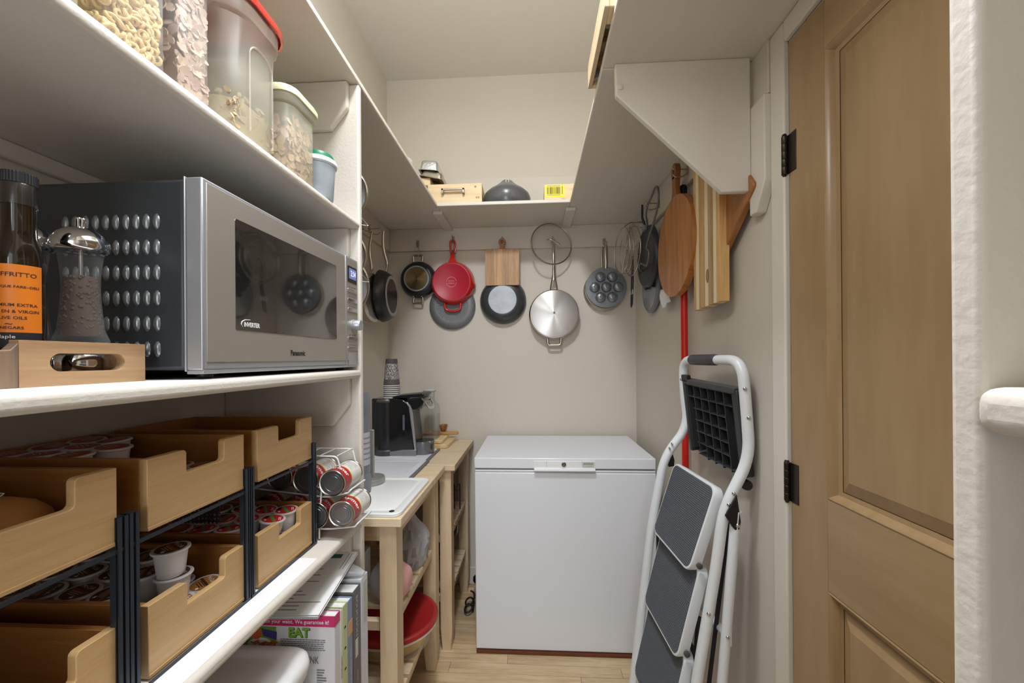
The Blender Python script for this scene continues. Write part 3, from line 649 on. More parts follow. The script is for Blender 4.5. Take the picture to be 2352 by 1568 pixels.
# far organizer, lower drawer: red and green lids
Y0 = UN[2][0]; g = 'red and green lidded pods in the far lower drawer'; z1, z2 = .907, .9515
for r in range(5):
    for c in range(3):
        x = -.592-r*.0535; yy = Y0+.037+c*.0555
        put_pod('red', x, yy, z1, 'pod buried under the top layer of red lids in far lower drawer' if r else f'red lidded pod at front of far lower drawer, {ORD[c]} from near side', g)
        if (r, c) == (0, 0): continue
        put_pod('red' if r < 3 else 'dull', x+.004, yy, z2+.0, f'red lidded pod atop far lower drawer, {ORD[r]} row back, {ORD[c]} from near side', g, (random.uniform(-7, 3), random.uniform(-4, 8)))
# far organizer, upper drawer: a clear tub and two lids
t = thing('plastic_tub', 'small clear plastic tub deep in the far upper drawer', 'tub', (-.80, .82, 1.1165))
build('tub', M().lathe([(.036, 1.1165), (.038, 1.118), (.046, 1.185), (.049, 1.187), (.049, 1.19)], (-.79, .82, 0), n=28), TUBC, t, 50, 0, True)
for i, (x, yy) in enumerate(((-.68, .80), (-.63, .86))): put_pod('dull', x, yy, 1.1165, f'lone pod on floor of far upper drawer, {["behind", "before"][i]} the other one', 'pods in the far upper drawer')
# near organizer: bagged bread on top, paper bag below
t = thing('bread_bag', 'bagged bread rolls in the nearest upper bamboo drawer', 'bread', (-.70, .39, 1.117))
m = M()
for cx, cy, a, b, c in ((-.632, .415, .055, .055, .036), (-.745, .40, .062, .07, .040)):
    rings = []
    for j in range(9):
        t_ = PI*(j+.15)/8.3; rings.append([(cx+a*math.sin(t_)*math.cos(2*PI*i/20)*(1+.05*math.sin(5*i)), cy+b*math.sin(t_)*math.sin(2*PI*i/20), 1.117+c*(1-math.cos(t_))) for i in range(20)])
    m.loft(rings)
build('bread', m, P('bread_crust', (196, 138, 78), .5, var=(30, .15), bump=(60, .5)), t, 80, 0, True)
rings = []
for j in range(10):
    u = j/9; x = -.84+u*.27; w = .062*math.sin(PI*min(1, .18+u*.75))+.004; h = .045*math.sin(PI*min(1, .18+u*.77))+.003
    rings.append([(x, .405+(w+.004*math.sin(7*i+j))*math.cos(2*PI*i/18), 1.1175+h+(h+.003*math.sin(5*i+2*j))*math.sin(2*PI*i/18)*.98) for i in range(18)])
build('wrapper', M().loft(rings), BAG if False else clear('bread_wrap', (226, 214, 200), .22, .18, (248, 244, 240)), t, 80, 0, True)
for i in range(4):
    for j in range(3):
        x = -.64+i*.011; z = 1.2045-abs(i-1)*.002-j*.003; yy = .385+j*.014
        build('print_loop', M().tube([(x-i*.002+.005*math.cos(q), yy+.006*math.sin(q), z+.002*math.sin(q)) for q in (0, 1, 2, 3, 4, 5)], .0007, 4, True), WHTINK, t, 60, 0, True)
t = thing('snack_bag', 'crumpled tan bag in the nearest lower bamboo drawer', 'bag', (-.68, .39, .908))
m = M(); rings = []
for j in range(8):
    u = j/7; rings.append([(-.78+u*.2, .39+(.05+.004*math.sin(4*i+j))*math.sin(PI*(.15+.7*u))*math.cos(2*PI*i/16), .908+.024*math.sin(PI*(.15+.7*u))*(1+math.sin(2*PI*i/16)+.06*math.sin(9*i))) for i in range(16)])
build('bag', m.loft(rings), P('tan_bag', (156, 118, 78), .35, var=(20, .2)), t, 80, 0, True)
# ------------------------------------------------------------------ can rack and cans
rk = thing('can_rack', 'white wire can rack beside the bamboo drawers', 'rack', (-.68, 1.0, .893))
WIRE = P('white_wire', (228, 228, 226), .35)
for yy in (.968, 1.052):
    build('tier_wire', M().tube(fillet([(-.86, yy, 1.045), (-.86, yy, 1.035), (-.53, yy, .998), (-.472, yy, 1.01)], .02), .0022), WIRE, rk, 60, 0, True)
    build('tier_wire', M().tube(fillet([(-.86, yy, .955), (-.86, yy, .945), (-.53, yy, .917), (-.455, yy, .925)], .02), .0022), WIRE, rk, 60, 0, True)
    build('top_wire', M().tube(fillet([(-.86, yy, .8955), (-.86, yy, 1.107), (-.5, yy, 1.102), (-.492, yy, 1.07)], .012), .0022), WIRE, rk, 60, 0, True)
    build('front_leg', M().tube(fillet([(-.545, yy-.006, .8955), (-.545, yy-.006, .93), (-.538, yy-.006, 1.022), (-.555, yy, 1.026)], .008), .0022), WIRE, rk, 60, 0, True)
build('stop_wire', M().tube(fillet([(-.472, .968, 1.01), (-.465, .968, 1.018), (-.465, 1.052, 1.018), (-.472, 1.052, 1.01)], .006), .0022), WIRE, rk, 60, 0, True)
build('stop_wire', M().tube(fillet([(-.455, .968, .925), (-.448, .968, .933), (-.448, 1.052, .933), (-.455, 1.052, .925)], .006), .0022), WIRE, rk, 60, 0, True)
for i in range(8):
    x = -.5-.044*i; build('cross_wire', M().tube([(x, .968, 1.1035+i*.0005), (x, 1.052, 1.1035+i*.0005)], .0016, 6), WIRE, rk, 60, 0, True)
def canmesh(label, group):
    t = thing('food_can', label, 'can', (0, 0, 0), group=group)
    m = M().lathe([(.030, .001), (.0325, 0), (.0335, .001), (.0335, .003), (.0325, .004), (.0325, .100), (.0335, .101), (.0335, .103), (.0325, .104)], axis='Y', n=36, caps=False)
    build('tin_body', m, STEELW, t, 40)
    m = M().lathe([(.032, .0005), (.0305, .0032), (.0235, .0032), (.0228, .0022), (.0215, .0022), (.0208, .0034), (.0175, .0034), (.0168, .0026), (.0, .0026)], axis='Y', n=36, caps=False)
    build('tin_end', m, TINEND, t, 25)
    build('tin_end', M().lathe([(.032, .1035), (.0305, .101), (.0, .101)], axis='Y', n=36, caps=False), STEELD, t, 25)
    build('label_red', M().lathe([(.0328, .008), (.0328, .040)], axis='Y', n=36, caps=False), G('canred', (176, 30, 40), .35), t, 60)
    build('label_white', M().lathe([(.0328, .0405), (.0328, .097)], axis='Y', n=36, caps=False), G('canwhite', (226, 224, 216), .35), t, 60)
    build('label_stripe', M().lathe([(.033, .039), (.033, .043)], axis='Y', n=36, caps=False), G('canyellow', (222, 190, 70), .35), t, 60)
    # lettering bent round the can: text on +X+Z side
    cu = text('Aylmer', .019, (0, 0, 0), (1, 0, 0), (0, 1, 0), WHTINK, t, world=False, sx=1.0, bold=.0004)
    me = cu.data
    for v in me.vertices:
        a = math.radians(62)-v.co.x/.0332; v.co = Vector((.0333*math.cos(a), .024+v.co.y, .0333*math.sin(a)))
    for i in range(7):
        m = M(); a0 = math.radians(20+random.uniform(0, 25)); a1 = math.radians(70+random.uniform(0, 25)); yy = .052+i*.0055
        vs = []
        for q in range(7):
            a = a0+(a1-a0)*q/6; vs += [(.0331*math.cos(a), yy, .0331*math.sin(a)), (.0331*math.cos(a), yy+.0012, .0331*math.sin(a))]
        build('print_line', m.add(vs, [(2*q, 2*q+2, 2*q+3, 2*q+1) for q in range(6)]), GREYINK, t, 60)
    return t
c0 = None
for i, (x, z, row) in enumerate(((-.508, 1.0378, 'upper'), (-.576, 1.0445, 'upper'), (-.644, 1.0515, 'upper'), (-.712, 1.059, 'upper'), (-.780, 1.0665, 'upper'), (-.484, .9605, 'lower'), (-.552, .956, 'lower'), (-.620, .962, 'lower'), (-.688, .968, 'lower'))):
    q = (i if row == 'upper' else i-5); lab = f'red labelled tin can on {row} tier of wire rack, {ORD[q]} from the aisle'
    if c0 is None: c0 = canmesh(lab, 'cans in the wire rack'); o = c0
    else: o = copy_tree(c0); o['label'] = lab
    o.location = (x, .955, z); o.rotation_euler = (0, random.uniform(-.5, .6) if i not in (0, 5) else (.1 if i else -.15), 0)
# ------------------------------------------------------------------ wall hooks
def hook(x, y, z, wall, label, reach=.03):
    t = thing('wall_hook', label, 'hook', (x, y, z), WALLROT[wall], 'metal hooks on the shelf rails')
    build('plate', M().prism(rr(0, .012, .008, .018, .004), 'Z', 0, .003), NICKEL, t, 40, .0006)
    build('prong', M().tube(fillet([(0, .014, .003), (0, .016, reach), (0, .026, reach+.004)], .006), [.0028]*7+[.0024], 8), NICKEL, t, 60)
    build('prong', M().tube(fillet([(0, 0, .003), (0, -.012, reach*.35), (0, -.016, reach*.8), (0, -.003, reach+.002)], .008), .0026, 8), NICKEL, t, 60)
    return t
# ------------------------------------------------------------------ pan builder, in wall frame: local z out of the wall, y up
def ring(m, r, z, w=.002, n=40): return m.tube([(r*math.cos(2*PI*i/n), r*math.sin(2*PI*i/n), z) for i in range(n)], w, 6, True)
def disc(r, z0, z1, e=.002, n=48): return M().lathe([(r, z0), (r, z1-e), (r-e*.6, z1), (0, z1)], n=n, caps=False)
def strips(pts, a, b, cuts, mats, parent, name, axis=0, ang=0):
    """board outline (local x,y) cut into glued strips along local y, thickness a..b in z; each strip its own mesh"""
    bm0 = bmesh.new(); m = M().prism(pts, 'Z', a, b); vs = [bm0.verts.new(v) for v in m.v]
    for f in m.f: bm0.faces.new([vs[i] for i in f])
    bmesh.ops.recalc_face_normals(bm0, faces=bm0.faces)
    d = Vector((math.cos(ang), math.sin(ang), 0)); out = []
    for i in range(len(cuts)-1):
        bm = bm0.copy()
        for c, s in ((cuts[i], -1), (cuts[i+1], 1)):
            g = bmesh.ops.bisect_plane(bm, geom=bm.verts[:]+bm.edges[:]+bm.faces[:], plane_co=d*c, plane_no=d*s, clear_outer=True)
            ed = [e for e in g['geom_cut'] if isinstance(e, bmesh.types.BMEdge)]
            if ed: bmesh.ops.edgeloop_fill(bm, edges=ed)
        if not bm.faces: continue
        me = bpy.data.meshes.new(name); bm.to_mesh(me); bm.free(); me.materials.append(mats[i % len(mats)])
        o = bpy.data.objects.new(name, me); COL.objects.link(o); o.parent = parent
        bv = o.modifiers.new('bevel', 'BEVEL'); bv.width = .0006; bv.segments = 1; bv.limit_method = 'ANGLE'
        out.append(o)
    bm0.free(); return out
# two-handled black pan with brassy base
t = thing('frying_pan', 'small black two handled pan with tarnished round base, left on back wall', 'pan', (-.687, 2.322, 1.823), WALLROT['back'])
R = .1095
build('body', M().lathe([(R-.003, .004), (R, .002), (R, .006), (R*.93, .028), (R*.82, .043), (R*.74, .046), (0, .046)], n=56, caps=False), NONST, t, 50)
build('base_ring', M().lathe([(.076, .0455), (.0755, .0485), (.068, .0487), (.0675, .0475)], n=56, caps=False), GREYB, t, 50)
build('base_disc', M().lathe([(.0682, .0472), (.0005, .0480)], n=64, caps=False), BRONZED, t, 30)
build('centre_mark', M().box(-.001, .001, -.03, .016, .0481, .0484), BLKINK, t, 0)
for s in (1, -1):
    h = build('handle', M().tube(fillet([(-.026, s*R*.97, .014), (-.030, s*(R+.034), .016), (.030, s*(R+.034), .016), (.026, s*R*.97, .014)], .012), .0042, 8, flat=1.5), STEELW, t, 60)
    for q in (-.025, .025): build('rivet', M().ball((q, s*R*.93, .028), .0055, 10, 6), STEELW, h, 60)
# red enamel skillet
t = thing('skillet', 'red enamel cast iron skillet with long loop handle, hung on back wall', 'skillet', (-.4755, 2.318, 1.795), WALLROT['back'])
R = .130
pr = [(R-.004, .012), (R, .010), (R, .016), (R*.93, .040), (R*.885, .056), (R*.86, .0595)]
m = M(); rings = []
for r, z in pr:
    rg = []
    for i in range(72):
        a = 2*PI*i/72; b = 1.0
        for sp in (-8, 188): 
            d = abs((math.degrees(a)-sp+180) % 360-180)
            if d < 12: b += .075*(1-d/12)**1.3*max(0, 1-(z-.010)/.045)
        rg.append((r*b*math.cos(a), r*b*math.sin(a), z))
    rings.append(rg)
build('body', m.loft(rings, (False, False)), REDC, t, 50)
build('base', M().lathe([(R*.862, .0594), (R*.85, .0605), (R*.80, .0603), (R*.79, .0592), (0, .0592)], n=64, caps=False), REDM, t, 50)
hp = [(-.026, R*.96), (-.014, R+.022), (-.0105, R+.05), (-.016, R+.09), (-.018, R+.112), (-.012, R+.126), (0, R+.130), (.012, R+.126), (.018, R+.112), (.016, R+.09), (.0105, R+.05), (.014, R+.022), (.026, R*.96)]
m = M(); m.prism([(-.026, R*.94), (-.014, R+.022), (-.0105, R+.05), (.0105, R+.05), (.014, R+.022), (.026, R*.94)][::-1], 'Z', .014, .026)
m.tube(fillet([(-.0085, R+.045, .02), (-.0135, R+.09, .02), (-.0125, R+.118, .02), (0, R+.127, .02), (.0125, R+.118, .02), (.0135, R+.09, .02), (.0085, R+.045, .02)], .01), .0062, 8)
build('handle', m, REDC, t, 60, .002)
build('tag', M().box(.017, .019, R+.05, R+.075, .016, .03), PAPER, t, 0)
build('helper_handle', M().tube(fillet([(-.048, -R*.9, .03), (-.045, -R-.024, .026), (-.02, -R-.036, .026), (.02, -R-.036, .026), (.045, -R-.024, .026), (.048, -R*.9, .03)], .014), .0068, 8), REDC, t, 60)
m = M()
for i in range(22):
    a = 2*PI*i/22
    if i % 11 in (0,): continue
    for q in (0, 1):
        b = a+q*.09; m.box(.029*math.cos(b)-.0012, .029*math.cos(b)+.0012, .029*math.sin(b)-.0016, .029*math.sin(b)+.0016, .0593, .0596)
for i in range(5):
    for q in (-.007, .006): m.box(-.017+i*.0075, -.0135+i*.0075, q-.0022, q+.0022, .0593, .0596)
build('stamp', m, P('stamp_pink', (226, 160, 166), .5), t, 0)
# grey speckled lid behind the red skillet
t = thing('pot_lid', 'round grey speckled pan hanging behind the red skillet', 'pan', (-.485, 2.333, 1.663), WALLROT['back'])
R = .139
build('body', M().lathe([(R-.003, .0), (R, .001), (R, .006), (R*.9, .020), (R*.74, .0255), (R*.72, .0250), (0, .0245)], n=64, caps=False), GREYEN, t, 50)
m = M()
for i in range(36):
    a = 2*PI*i/36; r0_, r1_ = R*.42, R*(.68 if i % 2 else .60); c, s_ = math.cos(a), math.sin(a); w = .0007
    m.add([(r0_*c-w*s_, r0_*s_+w*c, .0258), (r0_*c+w*s_, r0_*s_-w*c, .0258), (r1_*c+w*s_, r1_*s_-w*c, .0258), (r1_*c-w*s_, r1_*s_+w*c, .0258)], [(0, 1, 2, 3)])
build('ray_mark', m, G('ray', (84, 86, 88)), t, 0); build('ring_mark', ring(M(), R*.72, .0254, .001), G('raylight', (160, 162, 164)), t, 60)
build('hang_tab', M().box(-.008, .008, R-.01, R+.21, 0, .004), GREYP, t, 40, .001)
# square board with round-headed handle, in front of the wok pan
t = thing('cutting_board', 'square striped wooden board with short handle on back wall', 'cutting board', (-.179, 2.283, 1.877), WALLROT['back'])
strips(rr(0, 0, .1, .105, .010), 0, .016, [-.11, -.048, -.03, .002, .015, .036, .11], [SQB], t, 'board_strip')
build('handle', M().prism(arc(0, .148, .021, -55, 235, 16)+[(-.0135, .10), (.0135, .10)], 'Z', .001, .015), WALN, t, 40, .002)
build('hole_ring', ring(M(), .0065, .0152, .0016, 18).xf(Matrix.Translation((0, .148, 0))), BLKINK, t, 60)
# wok pan with worn base below it
t = thing('frying_pan', 'dark grey wok pan with worn silver base below the square board', 'pan', (-.1797, 2.326, 1.690), WALLROT['back'])
R = .1365
build('body', M().lathe([(R-.004, .002), (R, 0), (R+.001, .004), (R*.97, .018), (R*.87, .037), (R*.74, .049), (R*.63, .053), (R*.6, .0535), (0, .0535)], n=64, caps=False), ANOD, t, 50)
build('base_disc', M().lathe([(R*.605, .0534), (R*.60, .0545), (0, .0545)], n=56, caps=False), GREYB, t, 40)
build('handle', M().tube([(0, R*.95, .012), (0, R+.08, .012), (0, R+.19, .010)], [.012, .011, .010], 10, flat=.6), BLACKM, t, 60)
# large stainless saute pan with glass lid hung on the same hook
t = thing('saute_pan', 'large stainless steel pan with brushed base and long forked handle', 'pan', (.1202, 2.326, 1.602), WALLROT['back'])
R = .1432
build('body', M().lathe([(R-.004, .004), (R+.002, .002), (R+.003, .006), (R, .009), (R, .048), (R*.975, .056), (R*.955, .058), (R*.955, .0575), (0, .0575)], n=72, caps=False), STEELW, t, 40)
build('base_disc', M().lathe([(R*.945, .057), (R*.94, .0605), (R*.92, .0615), (.0005, .0615)], n=72, caps=False), STEELD, t, 30)
build('stamp', M().prism(rr(0, .006, .006, .006, .002), 'Z', .0615, .0618), GREYINK, t, 0)
m = M()
for s in (-1, 1): m.tube(fillet([(s*.020, R*.98, .030), (s*.016, R+.03, .034), (s*.006, R+.085, .036)], .02), [.006]*7+[.005], 8, flat=.7)
m.loft([[(w*math.cos(a), yy, zz+hh*math.sin(a)) for a in [2*PI*i/16 for i in range(16)]] for yy, w, zz, hh in ((R+.055, .0145, .035, .005), (R+.09, .0095, .036, .005), (R+.16, .0075, .034, .006), (R+.25, .0085, .028, .0065), (R+.27, .006, .026, .005))])
build('handle', m, STEELW, t, 60)
build('hang_loop', M().tube(fillet([(-.005, R+.262, .026), (-.007, R+.295, .024), (0, R+.306, .024), (.007, R+.295, .024), (.005, R+.262, .026)], .006), .0022, 7), STEELW, t, 60)
build('helper_handle', M().tube(fillet([(-.040, -R*.97, .03), (-.036, -R-.036, .030), (.036, -R-.036, .030), (.040, -R*.97, .03)], .012), .0048, 8, flat=1.6), STEELW, t, 60)
t = thing('pan_lid', 'round glass pan lid with steel rim in front of the long pan handle', 'lid', (.1065, 2.263, 2.003), (PI/2-.10, 0, .28))
R = .121
build('glass', M().lathe([(R, 0), (R*.8, .012), (R*.5, .022), (.0005, .028)], n=56, caps=False), THING, t, 60)
build('rim', ring(M(), R, 0, .0036, 56), STEELW, t, 60); build('rim', ring(M(), R*.975, .004, .0014, 56), STEELW, t, 60)
build('knob', M().tube(fillet([(-.034, .012, .024), (-.028, .010, .05), (.034, -.020, .05), (.036, -.024, .024)], .012), .0045, 8), CHROME, t, 60)
for q in ((-.034, .013, .025), (.036, -.024, .025)): build('knob_foot', M().ball(q, .0065, 10, 8), CHROME, t, 60)
build('vent', M().lathe([(.007, .024), (.007, .03), (.003, .031)], (0, .016, 0), n=14), CHROME, t, 50)
# egg / pancake pan, with a wider pan behind it
t = thing('egg_pan', 'grey cast pan with seven round egg cups, hung right on back wall', 'pan', (.421, 2.302, 1.7535), WALLROT['back'])
R = .1175
build('body', M().lathe([(R-.003, .004), (R, .003), (R, .010), (R*.985, .014), (0, .014)], n=64, caps=False), ALU, t, 50)
for i in range(7):
    a = math.radians(60*i); x, yy = (0, 0) if i == 6 else (.067*math.cos(a), .067*math.sin(a))
    c = build('egg_cup', M().lathe([(.0305, .0138), (.0295, .022), (.0255, .031), (.018, .037), (.009, .039), (.0085, .0375), (.0, .0375)], (x, yy, 0), n=32, caps=False), ALU, t, 50)
    build('cup_ring', M().lathe([(.0085, .0385), (.0085, .0415), (.006, .0415), (.006, .0385)], (x, yy, 0), n=20, caps=False), ALU, c, 40)
m = M()
for i in range(3):
    a = math.radians(60+60*i*1.0)
for i in range(6):
    a = math.radians(60*i+30); m.box(.047*math.cos(a)-.003, .047*math.cos(a)+.003, .047*math.sin(a)-.014, .047*math.sin(a)+.014, .0138, .0165)
build('rib', m, ALU, t, 50, .001)
build('handle', M().loft([[(w*math.cos(q), yy, zz+w*.6*math.sin(q)) for q in [2*PI*i/14 for i in range(14)]] for yy, w, zz in ((R*.93, .012, .010), (R+.01, .009, .016), (R+.04, .0095, .02), (R+.11, .010, .018), (R+.125, .007, .016))]), STEELW, t, 60)
build('hang_loop', M().tube(fillet([(-.005, R+.12, .016), (-.006, R+.148, .014), (.006, R+.148, .014), (.005, R+.12, .016)], .005), .002, 7), STEELW, t, 60)
for s in (-1, 1): build('rivet', M().ball((s*.012, R*.88, .0145), .005, 10, 6), STEELW, t, 60)
t = thing('saucepan', 'stainless pan peeking out behind the egg cup pan', 'pan', (.416, 2.337, 1.741), WALLROT['back'])
R = .118
build('body', M().lathe([(R-.003, 0), (R+.002, 0), (R+.002, .004), (R, .006), (R, .026), (R*.97, .030), (0, .030)], n=64, caps=False), STEELW, t, 40)
build('handle', M().tube(fillet([(-.010, R*.98, .010), (-.012, R+.06, .012), (-.008, R+.15, .008)], .02), .005, 8, flat=1.4), STEELW, t, 60)
for x, z, n_ in ((-.690, 2.030, 'the small black two handled pan'), (-.4755, 2.050, 'the red skillet'), (-.180, 2.036, 'the square striped board'), (.115, 2.030, 'the glass lid'), (.4165, 2.014, 'the egg cup pan')):
    hook(x, 2.322, z, 'back', f'small metal hook on back wall holding {n_}')
# s-hook carrying the two handled pan
t = thing('s_hook', 'steel S shaped hook carrying the small two handled pan', 'hook', (-.675, 2.297, 1.99))
build('wire', M().tube(fillet([(-.694, 2.296, 2.026), (-.694, 2.296, 2.036), (-.686, 2.296, 2.034), (-.676, 2.297, 2.0), (-.676, 2.298, 1.974), (-.684, 2.30, 1.958), (-.692, 2.302, 1.966)], .008), .0022, 7), NICKEL, t, 60, 0, True)
# ------------------------------------------------------------------ left wall: two pans, lids on the back of the upright
t = thing('frying_pan', 'black nonstick frying pan with grey ringed base on left wall', 'pan', (-.80, 2.035, 1.682), (PI/2, 0, PI/2+.05))
R = .137
build('body', M().lathe([(R-.003, .002), (R, 0), (R, .004), (R*.93, .03), (R*.83, .05), (R*.77, .0535), (0, .0535)], n=56, caps=False), NONST, t, 50)
build('base_ring', M().lathe([(R*.775, .0532), (R*.77, .0555), (R*.66, .0557), (R*.655, .0545)], n=56, caps=False), GREYB, t, 40)
build('base_disc', M().lathe([(R*.66, .0545), (0, .0545)], n=48, caps=False), NONST, t, 40)
build('handle', M().tube(fillet([(0, R*.93, .02), (0, R+.03, .03), (-.005, R+.12, .006), (-.008, R+.205, .012)], .06), [.0055]*3+[.0085]*9+[.007], 10, flat=.7), STEELW, t, 60)
for s in (-1, 1): build('rivet', M().ball((s*.012, R*.9, .026), .0055, 10, 6), STEELW, t, 60)
t = thing('saucepan', 'shiny stainless saucepan behind the black pan on left wall', 'pan', (-.855, 1.955, 1.662), (PI/2, 0, PI/2-.05))
R = .125
build('body', M().lathe([(R-.003, .002), (R+.003, 0), (R+.003, .005), (R, .008), (R*.99, .044), (R*.93, .05), (0, .05)], n=56, caps=False), STEELW, t, 40)
build('base_disc', M().lathe([(R*.9, .0495), (R*.88, .053), (0, .053)], n=48, caps=False), STEELD, t, 40)
build('handle', M().tube(fillet([(0, R*.96, .022), (0, R+.02, .035), (.002, R+.11, .018), (-.004, R+.21, .04)], .06), [.005]*3+[.0085]*9+[.007], 10, flat=.7), STEELW, t, 60)
hook(-.862, 2.02, 2.02, 'left', 'metal double hook on left wall over the two pans', .06)
hook(-.862, 1.935, 2.01, 'left', 'left wall hook holding the shiny saucepan', .05)
def uplid(z, R, y, out, label):
    t = thing('pot_lid', label, 'lid', (-.49-R+out, y, z), (-PI/2, 0, .12))
    build('plate', M().lathe([(R, .0), (R+.003, .003), (R*.96, .008), (R*.5, .018), (0, .022)], n=48, caps=False), LIDST, t, 50)
    build('rim', ring(M(), R, .003, .003, 48), STEELW, t, 60)
    build('knob', M().lathe([(.006, .018), (.006, .034), (.014, .038), (.014, .044), (0, .046)], n=20, caps=False), CHROME, t, 50)
    return t
uplid(1.845, .085, 1.135, -.004, 'shiny pan lid edge showing past the upright, uppermost of the lids')
uplid(1.66, .075, 1.135, -.009, 'pan lid edge showing past the upright beside the microwave')
uplid(1.575, .10, 1.175, -.019, 'wide pan lid hung behind the upright next to the saucepan')
for z, n_ in ((1.74, 'uppermost pan lid'), (1.575, 'lower pan lids')):
    t = thing('wire_hook', f'thin wire hook sticking out past the upright under the {n_}', 'hook', (-.50, 1.105, z))
    build('wire', M().tube(fillet([(-.51, 1.1065, z+.03), (-.505, 1.108, z+.028), (-.482, 1.128, z), (-.505, 1.108, z-.002), (-.51, 1.1065, z-.002)], .004), .0016, 6), NICKEL, t, 60, 0, True)
# ------------------------------------------------------------------ right wall hangings
t = thing('cutting_board', 'long pale striped acacia board hanging flat on right wall', 'cutting board', (.572, 1.268, 1.735), WALLROT['right'])
strips([(-.092, -.232), (.092, -.225), (.092, .232), (-.092, .232)], 0, .028, [-.1, -.073, -.052, -.038, -.007, .015, .034, .052, .07, .1], [ACA, P('sap', (240, 222, 182), .45, var=(20, .05)), ACA, ACA, P('sap', (240, 222, 182)), W('acacia_grey', (204, 174, 128), (176, 146, 104), 'Y', 8, 14, .42, .1)], t, 'board_strip')
build('knot', M().lathe([(.0115, .0281), (.0115, .0284), (0, .0285)], (.012, -.135, 0), n=20, caps=False, sy=1.9), W('knot_wood', (176, 142, 92), (120, 90, 54), 'Y', 20, 3, .5, .05), t, 40)
t = thing('cutting_board', 'round dark teak board with long pierced handle on right wall', 'cutting board', (.556, 1.518, 1.765), WALLROT['right'])
circ = [(.185*math.cos(2*PI*i/64), .187*math.sin(2*PI*i/64)) for i in range(64)]
strips(circ, 0, .024, [-.2, -.13, -.085, -.04, .005, .05, .095, .14, .2], [TEAK], t, 'board_strip')
n = 28; o_ = []; i_ = []
for k in range(n):
    a = 2*PI*k/n; o_.append((.0235*math.cos(a), .285+.030*math.sin(a))); i_.append((.0075*math.cos(a), .285+.016*math.sin(a)))
m = M(); vs = [(x, y, z) for z in (.002, .022) for L_ in (o_, i_) for x, y in L_]; fs = []
for k in range(n):
    j = (k+1) % n; fs += [(k, j, n+j, n+k), (2*n+j, 2*n+k, 3*n+k, 3*n+j), (n+k, n+j, 3*n+j, 3*n+k), (j, k, 2*n+k, 2*n+j)]
m.add(vs, fs); m.prism([(-.020, .268), (-.015, .24), (-.016, .21), (-.03, .175), (.03, .175), (.016, .21), (.015, .24), (.020, .268)], 'Z', .002, .022)
build('handle', m, W('teak_handle', (164, 104, 54), (122, 74, 36), 'Y', 7, 12, .4, .05), t, 40, .002)
hook(.582, 1.50, 2.035, 'right', 'long reaching hook holding the round teak board', .055)
t = thing('cutting_board', 'red brown board hung cornerwise behind the white bracket', 'cutting board', (.583, 1.2, 1.80), WALLROT['right'])
c_, s_ = math.cos(math.radians(38)), math.sin(math.radians(38))
sq = [(x*c_-y*s_, x*s_+y*c_) for x, y in rr(0, 0, .125, .115, .012)]
build('board', M().prism(sq, 'Z', -.011+.011, .019), WALN, t, 40, .003)
# red pole with black grip
t = thing('mop_pole', 'red mop pole with black grip hanging on right wall', 'mop', (.5735, 1.527, .30))
build('pole', M().tube([(.5735, 1.527, .30), (.5735, 1.527, 1.80)], .0125, 16), REDPOLE, t, 60, 0, True)
build('grip', M().tube([(.5735, 1.527, 1.79), (.5735, 1.527, 1.80), (.5735, 1.527, 1.99), (.5735, 1.527, 2.0), (.5735, 1.527, 2.004)], [.0125, .0145, .0145, .011, .004], 16), BLACK, t, 60, 0, True)
build('hang_loop', M().tube([(.5735, 1.527+.007*math.cos(a), 2.006+.010*math.sin(a)) for a in [2*PI*i/14 for i in range(14)]], .0016, 6, True), CHROME, t, 60, 0, True)
build('mop_head', M().loft([rr3(.555, 1.527, z, hx, hy, .008) for z, hx, hy in ((.27, .02, .10), (.29, .022, .10), (.31, .012, .03))]), BLACKM, t, 40, 0, True)
# dark griddle pan with folding wire handle, and the grey disc behind
t = thing('griddle_pan', 'dark round griddle pan with bent wire handle on right wall', 'pan', (.553, 1.895, 1.825), WALLROT['right'])
R = .145
build('body', M().lathe([(R-.003, 0), (R, .0), (R, .006), (R*.96, .02), (R*.93, .022), (R*.9, .0205), (0, .0205)], n=56, caps=False), P('griddle_black', (44, 46, 50), .42), t, 50)
build('fold_line', M().box(-R*.86, R*.86, -.062, -.057, .02, .0225), BLACKM, t, 40, .001)
wl = [(.05, .13, .024), (.10, .165, .045), (.156, .184, .053), (.22, .199, .053), (.267, .218, .053), (.301, .204, .053), (.312, .168, .053), (.293, .116, .053), (.234, .075, .053), (.172, .04, .053), (.131, .004, .053), (.176, -.019, .053), (.169, -.053, .053), (.136, -.077, .053), (.03, -.036, .050), (-.016, -.048, .046), (-.04, -.06, .024)]
build('wire_handle', M().tube(fillet(wl, .02, 3), .0042, 8), P('wire_dark', (112, 112, 110), .4, .6), t, 60)
build('tab', M().box(-.005, .035, .118, .142, .021, .034), GREYP, t, 40, .002)
build('hang_strap', M().tube([(.0, .14, .018), (-.01, .19, .03), (.03, .235, .04)], [.006, .0055, .005], 8), BLACKM, t, 60)
t = thing('pan_lid', 'silvery splatter disc with dark rim and black knob, low on right wall', 'lid', (.588, 1.975, 1.695), WALLROT['right'])
R = .128
build('rim', M().lathe([(R*.9, -.003), (R, -.002), (R, .010), (R*.93, .016), (R*.88, .0165), (R*.87, .014)], n=56, caps=False), GREYP, t, 50)
build('disc', M().lathe([(R*.9, .0145), (0, .0165)], n=56, caps=False), STEELD, t, 30)
build('knob', M().lathe([(.012, .014), (.012, .024), (.016, .028), (.016, .034), (0, .036)], n=24, caps=False), BLACK, t, 50)
build('loop', M().tube(fillet([(.0, R*.9, .012), (-.01, R+.06, .02), (.0, R+.16, .03), (.01, R+.06, .02), (.01, R*.9, .012)], .02), .0035, 7), P('wire_dark', (70, 70, 70)), t, 60)
